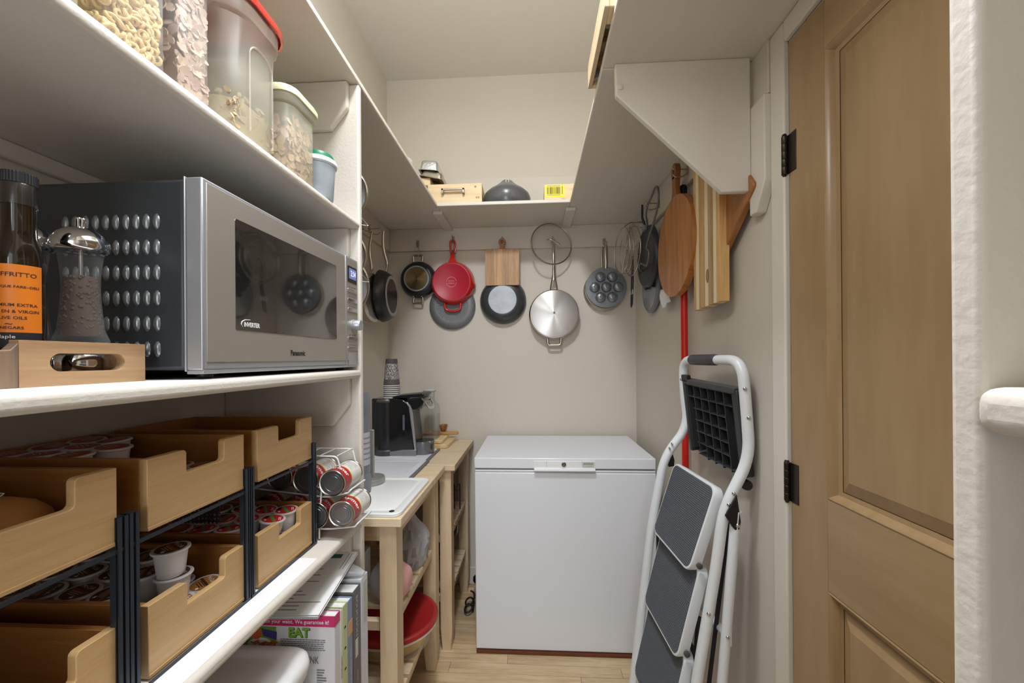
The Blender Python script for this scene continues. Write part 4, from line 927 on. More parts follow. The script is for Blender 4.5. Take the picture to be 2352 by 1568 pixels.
# wire strainer and splatter ring near the corner
t = thing('strainer', 'wire mesh strainer with round hoops hanging near right corner', 'strainer', (.512, 2.055, 1.895), (PI/2, 0, -PI/2+.08))
R = .125
build('hoop', ring(M(), R, .0, .0035, 44), STEELW, t, 60); build('hoop', ring(M(), R*.9, .03, .002, 44), STEELW, t, 60)
m = M()
for i in range(-9, 10):
    q = i*R/10; h = math.sqrt(max(0, R*R-q*q))
    for sw in (0, 1):
        pts = []
        for k in range(9):
            u = -h+2*h*k/8; dd = .028*(1-(u*u+q*q)/(R*R)); pts.append((u, q, dd) if sw else (q, u, dd))
        m.tube(pts, .0006, 4)
tag(build('mesh_bowl', m, NICKEL, t, 60), kind='stuff')
build('handle', M().tube(fillet([(-.01, R, 0), (-.012, R+.02, .004), (-.012, -R*.9, .05)], .01), .003, 8), STEELW, t, 60)
m = M(); build('spring', m.tube([(.02+.007*math.cos(k*1.2), R*.8-k*.0022, .028+.007*math.sin(k*1.2)) for k in range(96)], .0014, 5), NICKEL, t, 60)
t = thing('splatter_ring', 'thin steel ringed glass lid hanging edge on beside egg cup pan', 'lid', (.448, 2.0, 1.885), (PI/2, 0, -PI/2+.12))
build('rim', ring(M(), .112, 0, .003, 48), STEELW, t, 60)
build('glass', M().lathe([(.112, 0), (.08, -.012), (.0005, -.02)], n=48, caps=False), THING, t, 60)
build('knob', M().lathe([(.006, -.03), (.006, -.018)], n=12), CHROME, t, 60)
build('hang_arm', M().tube(fillet([(0, .112, 0), (-.02, .15, -.05), (-.02, .15, -.126)], .015), .0025, 7), STEELW, t, 60)
# tongs
t = thing('tongs', 'long dark kitchen tongs hanging point down beside the silvery disc', 'tongs', (.545, 2.10, 1.75), (PI/2, 0, -PI/2))
for s in (-1, 1): build('arm', M().tube([(s*.002, .13, .02), (s*.008+.01, 0, .025), (s*.010-.02, -.12, .022), (s*.006-.028, -.135, .022)], [.004, .0055, .004, .002], 8, flat=.5), P('dark_steel', (64, 64, 62), .35, .7), t, 60)
build('hinge_band', M().box(-.008, .014, .06, .085, .016, .032), NICKEL, t, 40, .001)
t = thing('paper_tag', 'small white paper tag hanging below the tongs', 'tag', (.54, 2.1, 1.7), WALLROT['right'])
build('paper', M().box(-.035, .02, -.02, .004, .02, .0206), PAPER, t, 0)
t = thing('paper_tag', 'crumpled white paper tag hanging left of the red pole', 'tag', (.57, 1.735, 1.615), WALLROT['right'])
m = M(); vs = []
for j in range(5):
    for i in range(5): vs.append((-.06+i*.03+.004*j, .03-j*.02+(.012 if i > 2 and j > 2 else 0), .0+.006*math.sin(i*1.3+j)))
m.add(vs, [(j*5+i, j*5+i+1, j*5+i+6, j*5+i+5) for j in range(4) for i in range(4)]); m.add([(a, b, c-.0006) for a, b, c in vs], [(j*5+i+5, j*5+i+6, j*5+i+1, j*5+i) for j in range(4) for i in range(4)])
build('paper', m, PAPER, t, 60)
build('string_clip', M().box(-.03, -.005, .03, .075, -.002, .012), BLACKM, t, 40, .002)
hook(.582, 1.835, 2.04, 'right', 'hook with wire loops holding the dark griddle pan', .06)
hook(.582, 2.02, 2.02, 'right', 'hook near right corner holding strainer and ringed lid', .05)
# ------------------------------------------------------------------ things on the U-shaped shelf
ZU = 2.148
t = thing('drawer_box', 'pale wooden box with square metal handle on high back shelf', 'box', (-.40, 2.14, ZU))
build('box_body', M().box(-.548, -.264, 2.045, 2.30, ZU, 2.262), BOXW, t, 40, .002, True)
build('front_panel', M().box(-.549, -.263, 2.030, 2.0445, ZU, 2.263), BOXW, t, 40, .002, True)
h = build('handle', M().box(-.472, -.352, 2.006, 2.016, 2.221, 2.230), NICKEL, t, 40, .001, True)
for x in (-.472, -.362): build('handle_post', M().box(x, x+.010, 2.006, 2.031, 2.206, 2.230), NICKEL, h, 40, .001, True)
for x in (-.295, -.284): build('stamp', M().box(x, x+.008, 2.0292, 2.0301, 2.183, 2.193), G('stampbrown', (176, 140, 96)), t, 0, 0, True)
build('knot', M().lathe([(.006, 0), (.006, .0006), (0, .0006)], (-.297, 2.0294, 2.244), 'Y', 14), G('knotb', (176, 134, 92)), t, 0, 0, True)
t = thing('wooden_box', 'small pale box under the foil loaf pans', 'box', (-.57, 2.12, 2.263))
build('box_body', M().box(-.64, -.538, 2.04, 2.2, 2.2635, 2.304), BOXW, t, 40, .002, True)
def loaf(name, label, cx, cy, z, hx, hy, h, mat, crimp, rot):
    t = thing(name, label, 'pan', (cx, cy, z), rot)
    def rg(zz, d, c=0): return [(x*(1+c*math.sin(k*2.9)), y*(1+c*math.sin(k*2.9)), zz) for k, (x, y) in enumerate(rr(0, 0, hx+d, hy+d, .016, 8))]
    build('pan_body', M().loft([rg(0, .006), rg(.003, .0065), rg(.004, .001), rg(h*.45, -.001, crimp), rg(h-.008, -.003, crimp), rg(h-.002, -.006, crimp), rg(h, -.010)], (False, True)), mat, t, 60)
    build('rim', M().tube(rg(.002, .007), .0024, 6, True), mat, t, 60)
loaf('loaf_pan', 'steel loaf pan turned over under the crinkled foil pan', -.533, 2.115, 2.2975, .056, .085, .040, STEELW, 0, (0, .22, 0))
loaf('foil_pan', 'crinkled foil loaf pan turned over, topmost on high back shelf', -.545, 2.112, 2.337, .046, .082, .056, P('foil', (226, 228, 232), .3, 1.0, bump=(90, .9)), .010, (0, .10, 0))
t = thing('pot_lid', 'charcoal bell shaped pot lid with small white ring on high back shelf', 'lid', (-.137, 2.12, ZU))
build('body', M().lathe([(.118, ZU), (.124, ZU+.006), (.127, ZU+.062), (.121, ZU+.080), (.100, ZU+.100), (.070, ZU+.120), (.044, ZU+.141), (.030, ZU+.156), (.016, ZU+.164), (.004, ZU+.166)], (-.137, 2.12, 0), n=56), P('charcoal_glaze', (84, 85, 86), .3, coat=.4, bump=(30, .1)), t, 70, 0, True)
build('eye_ring', M().tube([(-.132+.008*math.cos(a), 2.12-.058, ZU+.135+.008*math.sin(a)) for a in [math.radians(-60+300*i/16) for i in range(17)]], .0018, 6), WHTINK, t, 60, 0, True)
t = thing('wooden_box', 'pale wooden box with yellow barcode sticker on high back shelf', 'box', (.16, 2.17, ZU))
build('box_body', M().box(.062, .27, 2.062, 2.30, ZU, 2.258), BOXW, t, 40, .002, True)
l = build('sticker', M().box(.066, .168, 2.0612, 2.0619, 2.190, 2.254), YEL, t, 0, 0, True)
m = M(); x = .074
random.seed(3)
while x < .148: w = random.choice((.001, .0016, .0026)); m.box(x, x+w, 2.0607, 2.0612, 2.206, 2.242); x += w+random.choice((.0012, .002, .003))
build('barcode', m, BLKINK, l, 0, 0, True)
for z in (2.2, 2.247): build('print_line', M().box(.078, .145, 2.0607, 2.0612, z, z+.0022), GREYINK, l, 0, 0, True)
build('print_line', M().box(.154, .158, 2.0607, 2.0612, 2.204, 2.246), GREYINK, l, 0, 0, True)
text('IKEA', .012, (.162, 2.0618, 2.178), (1, 0, 0), (0, 0, 1), G('burnt', (150, 112, 72)), t, sx=.9)
t = thing('bowl', 'white bowl edge showing above the left arm of the high shelf', 'bowl', (-.64, 1.76, ZU))
build('bowl', M().lathe([(.045, ZU), (.06, ZU+.01), (.09, ZU+.06), (.098, ZU+.10), (.095, ZU+.10), (.085, ZU+.06), (.05, ZU+.012)], (-.64, 1.76, 0), n=36), PWHITE, t, 60, 0, True)
t = thing('wooden_crate', 'pale wooden box upside down overhanging the right high shelf edge', 'box', (.29, 1.04, ZU))
build('top_panel', M().box(.168, .42, .905, 1.18, 2.206, 2.216), BOXW, t, 40, .002, True)
for a in ((.168, .180, .905, 1.18), (.408, .42, .905, 1.18)): build('side_panel', M().box(*a, ZU, 2.206), PINE, t, 40, .0015, True)
for a in ((.180, .408, .905, .955), (.180, .408, 1.168, 1.18)): build('end_panel', M().box(*a, ZU+.0003, 2.206), BOXW, t, 40, .0015, True)
for yy in (.985, 1.06, 1.13): build('inner_batten', M().box(.180, .408, yy, yy+.03, 2.19, 2.206), BOXW, t, 40, .001, True)
for yy in (.972, 1.158): build('felt_foot', M().lathe([(.008, ZU+.012), (.008, ZU+.05)], (.189, yy, 0), n=16), P('felt', (200, 190, 172), .9), t, 40, 0, True)
t = thing('appliance', 'white appliance end with dark slots on right high shelf', 'appliance', (.28, .80, ZU))
build('body', M().prism(rr(.285, .79, .092, .10, .02), 'Z', ZU+.001, 2.206), PWHITE, t, 40, .004, True)
for q in (.835, .865): build('slot', M().box(.1915, .194, q-.008, q+.002, ZU+.012, ZU+.045), BLACKM, t, 40, 0, True)
# ------------------------------------------------------------------ chest freezer
t = thing('chest_freezer', 'white chest freezer with keyed latch against the back wall', 'freezer', (.134, 2.05, 0))
x0, x1, yf, yb = -.276, .5435, 1.79, 2.312
build('cabinet', M().box(x0, x1, yf, yb, .014, .826), WHITE, t, 40, .005, True)
build('rim_band', M().box(x0+.001, x1-.001, yf+.0015, yb, .8272, .8375), WHITE, t, 40, .003, True)
build('gasket', M().box(x0+.006, x1-.006, yf+.008, yb-.006, .8375, .8435), GREYP, t, 0, 0, True)
build('lid', M().box(x0-.001, x1-.001, yf-.003, yb, .8435, .8925), WHITE, t, 40, .004, True)
ha = build('latch', M().prism([(yf-.003, .842), (yf-.020, .839), (yf-.016, .848), (yf-.009, .851), (yf-.007, .880), (yf-.003, .881)], 'X', -.003, .272), PWHITE, t, 30, .001, True)
for x in (.053, .213): build('latch_seam', M().box(x, x+.0012, yf-.0086, yf-.0075, .852, .8795), G('seam', (150, 152, 154)), ha, 0, 0, True)
build('lock', M().lathe([(.0115, 0), (.0115, -.004), (.0095, -.006), (.008, -.006), (.0075, -.0045), (.005, -.0045), (.0045, -.007), (0, -.007)], (.132, yf-.0075, .8655), 'Y', 28), CHROME, ha, 40, 0, True)
build('lock_core', M().lathe([(.0078, -.0047), (.0052, -.0047)], (.132, yf-.0075, .8655), 'Y', 24, caps=False), BLACKM, ha, 0, 0, True)
pl = build('name_plate', M().box(.216, .268, yf-.0098, yf-.0083, .853, .8785), G('plate', (196, 202, 190), .4), ha, 40, .0006, True)
text('KENMORE', .0075, (.245, yf-.0099, .8695), (1, 0, 0), (0, 0, 1), GREYINK, pl, bold=.0003); build('plate_mark', M().box(.2205, .2255, yf-.0103, yf-.0098, .8665, .8725), GREYINK, pl, 0, 0, True)
build('print_line', M().box(.236, .258, yf-.0102, yf-.0098, .8595, .8605), GREYINK, pl, 0, 0, True)
for x in (x0+.06, x1-.06):
    for y in (yf+.06, yb-.06): build('foot', M().lathe([(.018, 0), (.018, .014)], (x, y, 0), n=16), BLACKM, t, 40, 0, True)
build('floor_shadow_strip', M().box(x0+.004, x1-.015, yf-.010, yb-.01, .001, .012), P('floor_shadow_brown', (104, 56, 28), .6, var=(20, .2)), t, 0, 0, True)  # added strip; its brown paints the dark floor reflection below the freezer
# ------------------------------------------------------------------ two wooden kitchen tables
def table(name, label, xe, y0, y1):
    t = thing(name, label, 'table', (xe-.235, (y0+y1)/2, 0))
    xl = max(xe-.475, -.879)
    w = (y1-y0)
    build('tabletop', M().box(xl, xe, y0, y1, .838, .865), PINE if False else PINEX, t, 40, .0025, True)
    lx = ((xe-.078, xe-.024), (xl+.02, xl+.074)); ly = ((y0+.025, y0+.085), (y1-.085, y1-.025))
    for a, b in lx:
        for c, d in ly:
            m = M(); m.loft([[(a+q, c+q, 0), (b-q, c+q, 0), (b-q, d-q, 0), (a+q, d-q, 0)] if z == 0 else [(a, c, z), (b, c, z), (b, d, z), (a, d, z)] for z, q in ((0, .007), (.10, 0), (.838, 0))])
            build('leg', m, PINEZ, t, 40, .0015, True)
    for a, b in ((xe-.062, xe-.04), (xl+.04, xl+.062)):
        build('apron', M().box(a, b, y0+.085, y1-.085, .775, .838), PINE, t, 40, .001, True)
        for z in (.492, .215): build('shelf_rail', M().box(a, b, y0+.085, y1-.085, z, z+.030), PINE, t, 40, .001, True)
    for c, d in ((y0+.045, y0+.067), (y1-.067, y1-.045)):
        build('apron', M().box(xl+.074, xe-.078, c, d, .775, .838), PINEX, t, 40, .001, True)
        for z in (.492, .215): build('shelf_rail', M().box(xl+.074, xe-.078, c, d, z, z+.030), PINEX, t, 40, .001, True)
    for z in (.522, .245):
        n = 6; p = (y1-y0-.19)/n
        for i in range(n): build('slat', M().box(xl+.03, xe-.034, y0+.095+i*p+.008, y0+.095+(i+1)*p-.008, z, z+.014), PINEX, t, 40, .001, True)
    return t
table('kitchen_table', 'knotty pine slatted kitchen table nearer the camera', -.405, 1.165, 1.748)
table('kitchen_table', 'pine slatted kitchen table beside the freezer, below the coffee machine', -.362, 1.762, 2.32)
# on the tables
ZT = .865
t = thing('cutting_board', 'white plastic cutting board with black dot on near table', 'cutting board', (-.62, 1.35, ZT))
bx0, bx1, by0, by1 = -.82, -.4125, 1.17, 1.533
cx, cy, hx, hy = (bx0+bx1)/2, (by0+by1)/2, (bx1-bx0)/2, (by1-by0)/2
m = M(); m.loft([rr3(cx, cy, ZT+z, hx+d, hy+d, .028) for z, d in ((0, -.002), (.002, 0), (.010, 0), (.012, -.002), (.012, -.022), (.0108, -.024), (.0108, -.030), (.012, -.032))])
build('board', m, P('white_board', (238, 240, 236), .35), t, 30, 0, True)
build('hole_plug', M().lathe([(.0085, ZT+.0118), (.0085, ZT+.0126), (.006, ZT+.0126), (.006, ZT+.0121), (0, ZT+.0121)], (-.443, 1.191, 0), n=20, caps=False), BLACKM, t, 40, 0, True)
def mat_board(label, x0, x1, y0, y1):
    t = thing('cutting_mat', label, 'cutting board', ((x0+x1)/2, (y0+y1)/2, ZT))
    cx, cy, hx, hy = (x0+x1)/2, (y0+y1)/2, (x1-x0)/2, (y1-y0)/2
    build('board', M().loft([rr3(cx, cy, ZT+z, hx+d, hy+d, .006) for z, d in ((0, 0), (.008, 0), (.009, -.001), (.009, -.018), (.0082, -.019), (.0082, -.023), (.009, -.024))]), P('pale_board', (218, 219, 224), .4), t, 30, 0, True)
    build('grip_edge', M().box(x1, x1+.014, y0, y1, ZT, ZT+.009), P('dark_edge', (108, 109, 112), .55), t, 40, .001, True)
mat_board('pale grey cutting board with dark edge behind the white board', -.83, -.505, 1.54, 1.81)
mat_board('pale grey cutting board with dark edge under the coffee machine', -.83, -.512, 1.825, 2.05)
ZM = ZT+.0092
t = thing('coffee_machine', 'black pod coffee machine with silver trim on far table', 'coffee machine', (-.66, 1.95, ZM))
Y0, Y1 = 1.888, 2.035
m = M(); m.prism([(-.715, ZM), (-.582, ZM), (-.586, .90), (-.606, 1.09), (-.612, 1.115), (-.625, 1.138), (-.645, 1.15), (-.68, 1.155), (-.80, 1.155), (-.80, ZM)], 'Y', Y0, Y1)
build('body', m, P('gloss_black', (20, 21, 26), .12, coat=.6), t, 40, .006, True)
build('side_trim', M().prism([(-.586, .90), (-.577, .90), (-.598, 1.10), (-.606, 1.118), (-.621, 1.138), (-.628, 1.136), (-.612, 1.113)], 'Y', Y0-.003, Y0+.008), SILVERP, t, 40, .002, True)
build('base_plate', M().prism([(-.715, ZM), (-.578, ZM), (-.578, .905), (-.64, .905), (-.715, .894)], 'Y', Y0-.004, Y0+.02), P('base_silver', (150, 152, 156), .25, .6), t, 40, .002, True)
build('water_tank', M().lathe([(.050, .903), (.057, .905), (.0585, .93), (.0585, 1.13), (.056, 1.138)], (-.742, 1.938, 0), n=36), P('tank_black', (34, 36, 38), .22, var=(90, .2)), t, 40, 0, True)
build('tank_lid', M().lathe([(.060, 1.136), (.061, 1.145), (.056, 1.152), (0, 1.154)], (-.742, 1.938, 0), n=36, caps=False), P('tank_lid', (96, 94, 90), .35, .4), t, 40, 0, True)
build('tank_base', M().lathe([(.064, ZM), (.064, .896), (.058, .903)], (-.742, 1.938, 0), n=36), P('tank_foot', (66, 68, 72), .3), t, 40, 0, True)
build('brew_head', M().prism([(-.628, 1.152), (-.540, 1.158), (-.536, 1.145), (-.552, 1.112), (-.572, 1.098), (-.606, 1.10)], 'Y', Y0+.006, Y1-.004), P('gloss_black', (20, 21, 26)), t, 40, .006, True)
build('lever', M().tube(fillet([(-.55, Y0+.004, 1.155), (-.536, Y0+.004, 1.14), (-.522, Y0+.02, 1.108), (-.512, Y0+.07, 1.102), (-.522, Y1-.02, 1.108), (-.55, Y1-.004, 1.155)], .03), .004, 8, flat=1.8), CHROME, t, 60, 0, True)
build('top_lid', M().prism([(-.70, 1.156), (-.69, 1.166), (-.545, 1.180), (-.536, 1.172), (-.545, 1.160)], 'Y', Y0+.004, Y1-.002), BLACK, t, 40, .003, True)
build('spout', M().lathe([(.010, 1.085), (.012, 1.10)], (-.575, 1.955, 0), n=16), SILVERP, t, 40, 0, True)
build('front_panel', M().prism([(-.606, 1.10), (-.584, .905), (-.582, .905), (-.603, 1.10)], 'Y', Y0+.008, Y1-.004), P('deep_black', (10, 10, 12), .2), t, 40, .001, True)
dt = build('drip_tray', M().loft([[(x, y, z) for x, y in arc(-.56, 1.955, .052*s, -90, 90, 14)+[(-.60, 1.955+.052*s), (-.60, 1.955-.052*s)]] for z, s in ((ZM, .96), (.88, 1), (.932, 1.06), (.938, 1.04), (.938, .92), (.932, .9))]), P('tray_silver', (120, 122, 126), .25, .5), t, 40, 0, True)
for i in range(6): build('grate_bar', M().box(-.595, -.515, 1.918+i*.0145, 1.922+i*.0145, .934, .940), CHROME, dt, 40, 0, True)
build('tray_window', M().prism(rr(1.94, .91, .018, .015, .008), 'X', -.5085, -.507), BLACK, dt, 40, 0, True)
build('sticker', M().box(-.644, -.634, Y0-.0008, Y0-.0002, 1.0, 1.075), G('stick', (96, 100, 118), .3), t, 0, 0, True)
# stack of paper cups (one upside-down stack)
CUPW = P('cup_white', (232, 230, 226), .6); CUPG = P('cup_grey', (92, 86, 84), .6)
def cup_print():
    m = bpy.data.materials.new('cup_print'); m.use_nodes = True; nt = m.node_tree; b = nt.nodes['Principled BSDF']; L = nt.links.new; b.inputs['Roughness'].default_value = .6
    tc = nd(nt, 'ShaderNodeTexCoord'); mp = nd(nt, 'ShaderNodeMapping'); mp.inputs['Scale'].default_value = (620, 620, 95); n = nd(nt, 'ShaderNodeTexNoise'); n.inputs['Scale'].default_value = 1.0; n.inputs['Detail'].default_value = 0
    L(tc.outputs['Object'], mp.inputs[0]); L(mp.outputs[0], n.inputs['Vector']); g = nd(nt, 'ShaderNodeMath', operation='GREATER_THAN'); g.inputs[1].default_value = .56; L(n.outputs[0], g.inputs[0])
    x = nd(nt, 'ShaderNodeMix', data_type='RGBA'); x.inputs[6].default_value = lin((92, 86, 84)); x.inputs[7].default_value = lin((206, 202, 198)); L(g.outputs[0], x.inputs[0]); L(x.outputs[2], b.inputs['Base Color']); return m
CUPP = cup_print(); cxx, cyy, cz = -.722, 1.955, 1.1545
for i in range(7):
    t = thing('paper_cup', 'grey printed paper cup, topmost of the upside down stack' if i == 6 else f'upside down paper cup on coffee machine, {ORD[i]} white rim from the bottom', 'cup', (cxx, cyy, cz+i*.0098), group='stack of upside down paper cups')
    z0 = cz+i*.0098; hh = .137
    build('cup', M().lathe([(.0405, z0+.004), (.0402, z0+.010), (.0345, z0+hh*.45)] if i < 6 else [(.0402, z0+.004), (.0376, z0+.034)], (cxx, cyy, 0), n=36, caps=False), CUPG, t, 50, 0, True)
    build('rim', M().lathe([(.039, z0), (.0416, z0), (.0418, z0+.0042), (.0405, z0+.0045)], (cxx, cyy, 0), n=36, caps=False), CUPW, t, 50, 0, True)
    if i == 6:
        build('printed_band', M().lathe([(.0376, z0+.034), (.0302, z0+.112)], (cxx, cyy, 0), n=36, caps=False), CUPP, t, 50, 0, True)
        build('cup_base', M().lathe([(.0302, z0+.112), (.0283, z0+hh), (.027, z0+hh), (.0265, z0+hh-.004), (0, z0+hh-.004)], (cxx, cyy, 0), n=36, caps=False), P('cup_dark', (80, 74, 74), .55), t, 40, 0, True)
# glass bottle on stacked wooden boards
t = thing('cutting_board', 'large pale maple board with end grain bands, lowest under the glass bottle', 'cutting board', (-.57, 2.2, ZT))
bd = build('board', M().prism(rr(-.6, 2.195, .135, .115, .03), 'Z', ZT, ZT+.022), BOARD, t, 40, .004, True)
build('end_band', M().prism([(p[0], p[1]) for p in rr(-.6, 2.195, .1354, .1154, .03) if p[0] > -.51][0:0] or [(-.512, 2.0796), (-.495, 2.0796)]+arc(-.4946, 2.1096, .030, -90, 0, 6)+arc(-.4946, 2.2804, .030, 0, 90, 6)+[(-.512, 2.3104)], 'Z', ZT+.001, ZT+.0226), W('end_band_wood', (228, 206, 160), (212, 184, 134), 'Y', 9, 12, .5, .03), t, 40, .004, True)
t = thing('cutting_board', 'smaller pale board in the middle of the stack under the glass bottle', 'cutting board', (-.58, 2.2, ZT+.0228))
build('board', M().prism(rr(-.585, 2.19, .085, .09, .02), 'Z', ZT+.0228, ZT+.041), W('pale_board_wood', (232, 208, 164), (214, 184, 134), 'Y', 9, 12, .5, .03), t, 40, .004, True)
zb = ZT+.0412
gx_, gy_ = -.585, 2.165
t = thing('glass_bottle', 'square clear glass water bottle with flared neck on wooden boards', 'bottle', (gx_, gy_, zb))
S = [(0, .046, .012), (.004, .049, .014), (.16, .050, .014), (.185, .046, .020), (.205, .034, .028), (.214, .030, .0295), (.222, .030, .0295), (.255, .032, .0315), (.262, .036, .0355)]
outer = [rr3(gx_, gy_, zb+z, h, h, r*.999, 4) for z, h, r in S]; inner = [rr3(gx_, gy_, zb+max(z, .006), h-.004, h-.004, max(.006, r*.98-.004), 4) for z, h, r in S][::-1]
build('glass', M().loft(outer+inner, (True, True)), THING, t, 50, 0, True)
for dx in (-.03, -.01, .01, .03): build('glass_rib', M().tube([(gx_+dx, gy_-.0505, zb+.012), (gx_+dx, gy_-.0512, zb+.14)], .0016, 6), ACRYL, t, 60, 0, True)
for dx in (-.03, -.01, .01, .03): build('glass_rib', M().tube([(gx_+.0505, gy_+dx, zb+.012), (gx_+.0512, gy_+dx, zb+.14)], .0016, 6), ACRYL, t, 60, 0, True)
build('stopper', M().lathe([(.026, zb+.235), (.028, zb+.25), (.030, zb+.262), (.034, zb+.266), (.034, zb+.271)], (gx_, gy_, 0), n=28), P('frosted', (226, 230, 228), .3, alpha=.8), t, 50, 0, True)
build('bottle_rim', M().tube([p for p in rr3(gx_, gy_, zb+.262, .036, .036, .0355, 6)], .002, 6, True), ACRYL, t, 60, 0, True)
t = thing('wooden_paddle', 'small wooden board with handle lying behind the glass bottle', 'cutting board', (-.56, 2.27, zb))
build('board', M().prism(rr(-.60, 2.262, .055, .045, .012), 'Z', zb, zb+.016), TEAK, t, 40, .003, True)
build('handle', M().prism(rr(-.495, 2.262, .053, .013, .009), 'Z', zb+.001, zb+.0165), W('olive_wood', (200, 154, 88), (160, 112, 56), 'X', 9, 12, .4, .05), t, 40, .003, True)
t = thing('wooden_bowl', 'small brown wooden bowl peeking behind the glass bottle', 'bowl', (-.54, 2.285, zb+.017))
build('bowl', M().lathe([(.012, zb+.017), (.02, zb+.03), (.026, zb+.055), (.024, zb+.055), (.016, zb+.03)], (-.535, 2.28, 0), n=24), WALN, t, 60, 0, True)
# sparkling water maker at the far left of the near table
sx_, sy_ = -.630, 1.465
t = thing('soda_machine', 'grey sparkling water maker half hidden behind the upright', 'soda machine', (sx_, sy_, ZT+.012))
zs = ZT+.012
build('base_disc', M().lathe([(.054, zs), (.057, zs+.003), (.057, zs+.016), (.054, zs+.022), (.030, zs+.024), (0, zs+.024)], (sx_, sy_, 0), n=40, caps=False), P('soda_grey', (168, 168, 164), .35, .5), t, 40, 0, True)
build('column', M().box(-.645, -.607, 1.447, 1.459, zs+.02, zs+.205), P('soda_grey', (168, 168, 164)), t, 40, .002, True)
t = thing('water_bottle', 'grey plastic bottle with pale label beside the sparkling water maker', 'bottle', (-.621, 1.355, ZT+.0121))
zz = ZT+.0121
build('bottle', M().lathe([(.030, zz), (.040, zz+.004), (.042, zz+.03), (.040, zz+.06), (.036, zz+.066), (.0375, zz+.075), (.0375, zz+.26), (.036, zz+.275), (.0375, zz+.285), (.038, zz+.33), (.033, zz+.355)], (-.621, 1.355, 0), n=32), P('bottle_grey', (120, 124, 130), .3), t, 50, 0, True)
build('label', M().lathe([(.038, zz+.10), (.038, zz+.215)], (-.621, 1.355, 0), n=32, caps=False), G('label_grey', (190, 192, 200)), t, 60, 0, True)
for i in range(5): build('print_line', M().lathe([(.0382, zz+.12+i*.018), (.0382, zz+.126+i*.018)], (-.621, 1.355, 0), n=32, caps=False), G('label_ink', (140, 142, 150)), t, 60, 0, True)
# under the near table
zs1, zs2 = .5365, .2595
t = thing('storage_tub', 'clear oval food tub with red lid on lowest slats of near table', 'container', (-.552, 1.49, zs2))
oc = (-.552, 1.49); ov = lambda z, a, b: [(oc[0]+a*math.cos(2*PI*i/48), oc[1]+b*math.sin(2*PI*i/48), z) for i in range(48)]
build('tub', M().loft([ov(zs2, .13, .12), ov(zs2+.004, .138, .128), ov(zs2+.075, .160, .150), ov(zs2+.085, .166, .156)], (True, False)), TUBC, t, 60, 0, True)
build('contents', M().loft([ov(zs2+.006, .12, .11), ov(zs2+.05, .13, .12), ov(zs2+.06, .10, .09)]), P('yellow_stuff', (226, 200, 96), .8, var=(40, .3), bump=(60, 1)), t, 60, 0, True)
build('lid', M().loft([ov(zs2+.083, .171, .161), ov(zs2+.093, .172, .162), ov(zs2+.099, .168, .158), ov(zs2+.101, .155, .145), ov(zs2+.096, .148, .138), ov(zs2+.096, .02, .02)]), REDL, t, 50, 0, True)
build('lid_skirt', M().loft([ov(zs2+.074, .170, .160), ov(zs2+.083, .1705, .1605)], (False, False)), clear('skirt', (230, 226, 222), .5, .2), t, 60, 0, True)
t = thing('plastic_bag', 'full translucent plastic bag on upper slats of near table', 'bag', (-.53, 1.51, zs1))
m = M(); rings = []; random.seed(11)
for j in range(12):
    u = j/11; rw = (.055+.02*math.sin(PI*min(1, u*1.2)))*(1 if u < .6 else 1-.75*(u-.6)/.4)
    rings.append([(-.50+(rw*1.0)*math.cos(2*PI*i/30)*(1+.10*math.sin(5*i*.7+j*1.3)+.05*math.sin(11*i+2*j)), 1.525+rw*1.15*math.sin(2*PI*i/30)*(1+.10*math.sin(4*i*.7+j)+.05*math.sin(9*i+3*j)), zs1+.001+u*.215) for i in range(30)])
build('bag', m.loft(rings), BAG, t, 35, 0, True)
m = M(); m.ball((-.50, 1.525, zs1+.05), (.045, .05, .048), 14, 10)
build('contents', m, P('bag_fill', (168, 168, 172), .7, var=(30, .2)), t, 60, 0, True)
t = thing('cake_tub', 'pale pink plastic dish standing on edge on upper slats of near table', 'dish', (-.46, 1.29, zs1))
R = .064
m = M().lathe([(.0, 0), (R*.7, .002), (R*.78, .006), (R, .05), (R+.004, .052)], axis='Z', n=44, caps=False)
mat4 = Matrix.Translation((-.432, 1.285, zs1+.0685)) @ Euler((0, -PI/2, -.25)).to_matrix().to_4x4()
build('dish', m.xf(mat4), PINK, t, 60, 0, True)
build('wrap', M().lathe([(R+.004, .052), (R*.9, .10), (R*.5, .12), (0, .122)], axis='Z', n=40, caps=False).xf(mat4), BAG, t, 60, 0, True)
t = thing('paper_box', 'white carton on upper slats of near table, behind the front leg', 'box', (-.64, 1.45, zs1))
build('carton', M().box(-.80, -.60, 1.27, 1.40, zs1, zs1+.13), P('carton_white', (226, 226, 230), .6), t, 40, .004, True)
build('carton_flap', M().prism([(-.80, zs1+.13), (-.60, zs1+.13), (-.62, zs1+.20), (-.77, zs1+.20)], 'Y', 1.33, 1.334), BAG, t, 40, 0, True)
# under the far table
t = thing('frying_pan', 'black wok tilted on lower slats of the far table', 'pan', (-.43, 2.03, .262))
m = M().lathe([(0, 0), (.06, .002), (.10, .025), (.135, .07), (.138, .072), (.136, .074), (.10, .03), (.0, .006)], axis='Z', n=44, caps=False)
build('body', m.xf(Matrix.Translation((-.43, 2.03, .268+.118)) @ Euler((0, math.radians(-62), 0)).to_matrix().to_4x4()), P('wok_black', (26, 27, 28), .18), t, 60, 0, True)
t = thing('wire_rack', 'dark wire rack standing on upper slats of the far table', 'rack', (-.44, 2.0, zs1))
for i in range(5): build('wire', M().tube(fillet([(-.405-.03*i, 1.92, zs1+.001), (-.405-.03*i, 1.92, zs1+.14), (-.405-.03*i, 2.10, zs1+.14), (-.405-.03*i, 2.10, zs1+.001)], .02), .003, 6), BLACKM, t, 60, 0, True)
for yy in (1.92, 2.10): build('wire', M().tube([(-.40, yy, zs1+.10), (-.54, yy, zs1+.10)], .003, 6), CHROME, t, 60, 0, True)
